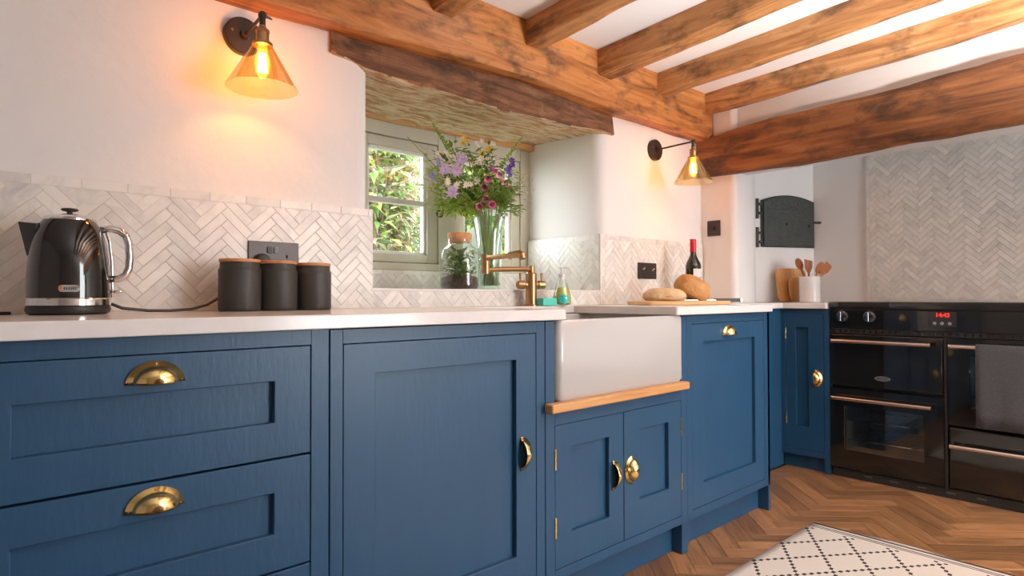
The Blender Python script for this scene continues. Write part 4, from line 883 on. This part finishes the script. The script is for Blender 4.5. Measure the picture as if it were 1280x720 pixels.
MB().lathe([(.0150, .256), (.0155, .258), (.0152, .318), (.0140, .3205), (1e-5, .321)], B0, 24).build('capsule', pm('red_capsule', (.50, .012, .022), (.56, .02, .03), 20, .3, metal=.2), t, smooth='auto')
def on_bottle(r_, a0, a1, z0, z1, mat, name, par, n=12):
    m = MB(); vs = []
    for i in range(n+1):
        a = R(a0+(a1-a0)*i/n); vs += [(B0[0]+r_*math.cos(a), B0[1]+r_*math.sin(a), B0[2]+z0), (B0[0]+r_*math.cos(a), B0[1]+r_*math.sin(a), B0[2]+z1)]
    m.add(vs, [(2*i, 2*i+2, 2*i+3, 2*i+1) for i in range(n)]); return m.build(name, mat, par, smooth=True)
lo = on_bottle(.0379, 212, 318, .075, .172, pm('wine_label_paper', (.70, .69, .68), (.74, .73, .72), 10, .7), 'paper_label', t)
for i in range(6): on_bottle(.0382, 262+i*6.5, 266.5+i*6.5, .122, .133, pm('label_print', (.25, .25, .30), rough=.7), 'label_print', lo, 2)

# ------------------------------------------------------------------ alcove worktop: boards, pot, utensils
def leaning_board(name, c, w_, h_, th, lean, yawb, label, rad=.03):
    t = thing(name, c, label, 'board', rz=yawb); t.rotation_euler = (lean, 0, yawb)
    m = MB(); m.prismy(rrect(-w_/2, w_/2, 0, h_, rad, 5), -th/2, th/2); m.build('plank', DB, t, local=True, bevel=.003)
yb = math.atan2(da.y, da.x)
leaning_board('chopping_board', (3.672, .338, .9045), .20, .200, .016, R(-9), yb-R(4), 'larger orange wooden chopping board leaning on the alcove wall')
leaning_board('chopping_board', (3.676, .298, .9045), .135, .140, .014, R(-8), yb-R(4), 'smaller orange chopping board leaning in front of the larger one')
U0_ = (3.60, .214, .9003)
t = thing('utensil_pot', U0_, 'white ceramic utensil pot on the corner worktop', 'pot')
MB().lathe([(.052, 0), (.056, .004), (.0565, .14), (.058, .143), (.058, .148), (.054, .148), (.052, .14), (.050, .01), (1e-5, .008)], U0_, 32).build('pot', pm('white_stoneware', (.78, .75, .72), (.75, .72, .69), 6, .2, coat=.3), t, smooth='auto')
def utensil(name, foot, head, label, kind):
    foot, head = Vector(foot), Vector(head); d = (head-foot).normalized(); t = thing(name, foot, label, 'utensil')
    MB().tube([foot, head], [.0055, .0065], 8).build('handle', SPN, t, smooth=True)
    s = d.cross(Vector((-.75, -.6, 0))).normalized(); n = s.cross(d); g = lambda x, y, z: tuple(head+s*x+n*y+d*z)
    m = MB(g)
    if kind == 'spoon': m.ball((0, 0, .030), (.021, .007, .036), 16, 10)
    else: m.prismy([(-.007, -.004), (.007, -.004), (.020, .025), (.021, .062), (-.020, .074), (-.020, .025)], -.004, .004)
    m.build('head', SPN, t, smooth=kind == 'spoon')
c = Vector(U0_)
utensil('wooden_spoon', c+Vector((.012, -.018, .012)), (3.603, .262, 1.095), 'wooden spoon leaning to the chopping board side of the pot', 'spoon')
utensil('wooden_spatula', c+Vector((.004, .002, .012)), (3.600, .219, 1.075), 'flat wooden spatula upright in the utensil pot', 'spatula')
utensil('wooden_spoon', c+Vector((-.008, .022, .012)), (3.600, .170, 1.068), 'wooden spoon leaning towards the range in the pot', 'spoon')
utensil('wooden_spatula', c+Vector((-.016, .026, .012)), (3.612, .150, 1.060), 'short wooden spatula tilted furthest towards the range', 'spatula')

# ------------------------------------------------------------------ made-up uplighter behind the viewer, added to bounce fill off the ceiling
t = thing('added_uplighter', (2.05, -1.95, 0), 'added brass uplighter, unseen behind the viewer, bouncing fill light off the ceiling', 'lamp')
MB().lathe([(.13, 0), (.13, .012), (.02, .02), (.012, .03)], (2.05, -1.95, 0), 28).build('base', BRASS, t, smooth='auto')
MB().tube([(2.05, -1.95, .02), (2.05, -1.95, 1.14)], .012, 12).build('pole', BRASS, t, smooth=True)
MB().shell([(.02, 1.13), (.07, 1.14), (.13, 1.18), (.16, 1.25), (.158, 1.25), (.125, 1.187), (.065, 1.15), (.02, 1.145)], (2.05, -1.95, 0), 32).build('bowl', BRASS, t, smooth=True)
l = bpy.data.lights.new('added_fill_light', 'SPOT'); l.energy = 365; l.color = (1.0, .94, .91); l.spot_size = R(160); l.spot_blend = .25; l.shadow_soft_size = .10
lo = bpy.data.objects.new('added_fill_light', l); COL.objects.link(lo); lo.parent = t; lo.location = (0, 0, 1.24); lo.rotation_euler = (R(180), 0, 0)

# ------------------------------------------------------------------ rug
def rug_mat():
    m, nt, b = newmat('cream_rug_with_dotted_diamonds'); L = nt.links.new
    ge = N(nt, 'ShaderNodeNewGeometry'); sx = N(nt, 'ShaderNodeSeparateXYZ'); L(ge.outputs['Position'], sx.inputs[0])
    def mth(op, a, b_=None, c=None):
        n = N(nt, 'ShaderNodeMath', operation=op)
        for i, v in enumerate((a, b_, c)):
            if v is None: continue
            if isinstance(v, (int, float)): n.inputs[i].default_value = v
            else: L(v, n.inputs[i])
        return n.outputs[0]
    x = mth('DIVIDE', mth('SUBTRACT', sx.outputs[0], 2.52), .221); y = mth('DIVIDE', mth('ADD', sx.outputs[1], .352), .149)
    u, v = mth('ADD', x, y), mth('SUBTRACT', x, y)
    def tri(q, k): return mth('ABSOLUTE', mth('SUBTRACT', mth('FRACT', mth('ADD', mth('MULTIPLY', q, k), .5)), .5))   # distance to nearest integer
    def chain(p, q): return mth('LESS_THAN', mth('ADD', mth('MULTIPLY', tri(p, 1), 6.5), mth('MULTIPLY', tri(q, 5), 1.0)), .46)
    dots = mth('MAXIMUM', chain(u, v), chain(v, u)); dots = mth('MULTIPLY', dots, mth('LESS_THAN', sx.outputs[0], 2.545))
    def stripe(a, w_): return mth('LESS_THAN', mth('ABSOLUTE', mth('SUBTRACT', sx.outputs[0], a)), w_)
    st = mth('MAXIMUM', stripe(2.604, .0065), mth('MAXIMUM', stripe(2.578, .0036), stripe(2.564, .0030)))
    msk = mth('MAXIMUM', dots, st)
    nz = N(nt, 'ShaderNodeTexNoise', i_Scale=220.0, i_Detail=3); mx = N(nt, 'ShaderNodeMix', data_type='RGBA')
    cr = N(nt, 'ShaderNodeValToRGB'); e = cr.color_ramp.elements; e[0].color = (.60, .53, .46, 1); e[1].color = (.70, .63, .55, 1); L(nz.outputs[0], cr.inputs[0])
    L(msk, mx.inputs[0]); L(cr.outputs[0], mx.inputs[6]); mx.inputs[7].default_value = (.028, .022, .022, 1); L(mx.outputs[2], b.inputs['Base Color']); b.inputs['Roughness'].default_value = .95
    return m
m = MB(); nx, ny = 60, 34; vs = []; fs = []
for i in range(nx+1):
    for j in range(ny+1):
        x, y = .95+(2.61-.95)*i/nx, -.195-(.95)*j/ny; ex = .018*math.exp(-((y+.52)/.11)**2) if i > nx-8 else 0
        vs.append((x+ex*(i-nx+8)/8, y, .0035+.0025*max(0, noise.noise(Vector((x*3, y*4, 0))))))
for i in range(nx):
    for j in range(ny): fs.append((i*(ny+1)+j, (i+1)*(ny+1)+j, (i+1)*(ny+1)+j+1, i*(ny+1)+j+1))
m.add(vs, fs); setp(m.build('rug', rug_mat(), None, smooth=True, solid=.003), 'cream runner rug with black dotted diamond pattern on the parquet', 'rug')

# ------------------------------------------------------------------ garden outside the window
setp(MB().box(-3, 14, 1.25, 14, -.25, -.15).build('ground', pm('garden_lawn', (.06, .10, .02), (.09, .14, .035), 3, .9)), kind='structure')
rg_ = random.Random(5)
def shrub(x, y, h, w_, n, mats, label, L=.10, stalk=0, lo=0.0):
    t = thing('shrub', (x, y, -.15), label, 'shrub', 'garden shrubs')
    st = MB()
    for k in range(7): a = rg_.uniform(0, 6.28); st.tube([(x+.06*math.cos(a), y+.06*math.sin(a), -.15), (x+w_*.25*math.cos(a), y+w_*.25*math.sin(a), h*.5), (x+w_*.45*math.cos(a), y+w_*.4*math.sin(a), h*.92)], [.02, .014, .005], 6)
    for k in range(stalk): a = rg_.uniform(0, 6.28); r_ = rg_.uniform(0, w_*.5); st.tube([(x+r_*math.cos(a)*.6, y+r_*math.sin(a)*.6, 0), (x+r_*math.cos(a)+rg_.uniform(.05, .35), y+r_*math.sin(a), h*rg_.uniform(.7, 1.05))], [.012, .005], 5)
    st.build('stems', pm('tan_stalk', (.20, .13, .075), (.27, .19, .115), 10, .8), t, smooth=True)
    for i, mt in enumerate(mats):
        m = MB()
        for k in range(n//len(mats)):
            a = rg_.uniform(0, 6.28); zz = rg_.random(); rr = w_*.55*math.sqrt(rg_.random())*(1-.45*abs(zz-.45)); cl = noise.noise(Vector((x+rr*math.cos(a)*3, zz*4+i*3, rr*math.sin(a)*3)))
            if cl < -.25: continue
            d = Vector((math.cos(a)+rg_.uniform(-.7, .7), math.sin(a)+rg_.uniform(-.9, .5), rg_.uniform(-.7, .8)))
            leaf(m, (x+rr*math.cos(a), y+rr*math.sin(a), lo+zz*(h-lo)), d, L*rg_.uniform(.6, 1.4), L*.42*rg_.uniform(.6, 1.3), rg_.uniform(0, .5))
        setp(m.build('foliage', mt, t), kind='stuff')
G1 = leafmat('garden_leaf_lime', (.30, .43, .09), (.42, .54, .16), 8); G2 = leafmat('garden_leaf_green', (.12, .22, .06), (.19, .31, .09), 8); G3 = leafmat('garden_leaf_bluegreen', (.13, .21, .12), (.22, .31, .20), 8); G4 = leafmat('garden_leaf_cream', (.44, .44, .27), (.54, .53, .37), 8); G5 = leafmat('garden_leaf_tan', (.36, .26, .16), (.46, .34, .23), 8)
shrub(2.22, 2.9, 2.6, .70, 6000, (G4, G5, G2, G1), 'tall loose shrub with tan stalks outside the window', .12, 24)
shrub(3.34, 2.9, 2.2, .72, 6500, (G1, G2, G1), 'lime green bush close outside the window', .12)
shrub(4.46, 2.95, 2.5, .72, 6000, (G1, G2, G4), 'bushy pale green shrub outside the casement behind the vase', .11)
shrub(3.05, 4.6, 3.6, 1.3, 11000, (G3, G2, G4), 'blue green tall shrub farther out in the garden', .14)
shrub(4.9, 4.6, 3.4, 1.3, 10000, (G2, G1, G3), 'dense green tall shrub at the far side of the garden', .14)
shrub(1.2, 4.6, 3.2, 1.3, 8000, (G4, G2, G1), 'pale leafed tall shrub by the garden edge', .14)
shrub(2.4, 1.85, .85, .36, 900, (G3, G2), 'low dark green bush right under the window', .07)
shrub(3.6, 7.2, 4.8, 2.4, 16000, (G2, G3, G1), 'broad dark green tree closing the view behind the shrubs', .20)
shrub(6.8, 7.2, 4.6, 2.4, 12000, (G2, G1, G3), 'broad tree farther along the garden behind the dense shrub', .20)
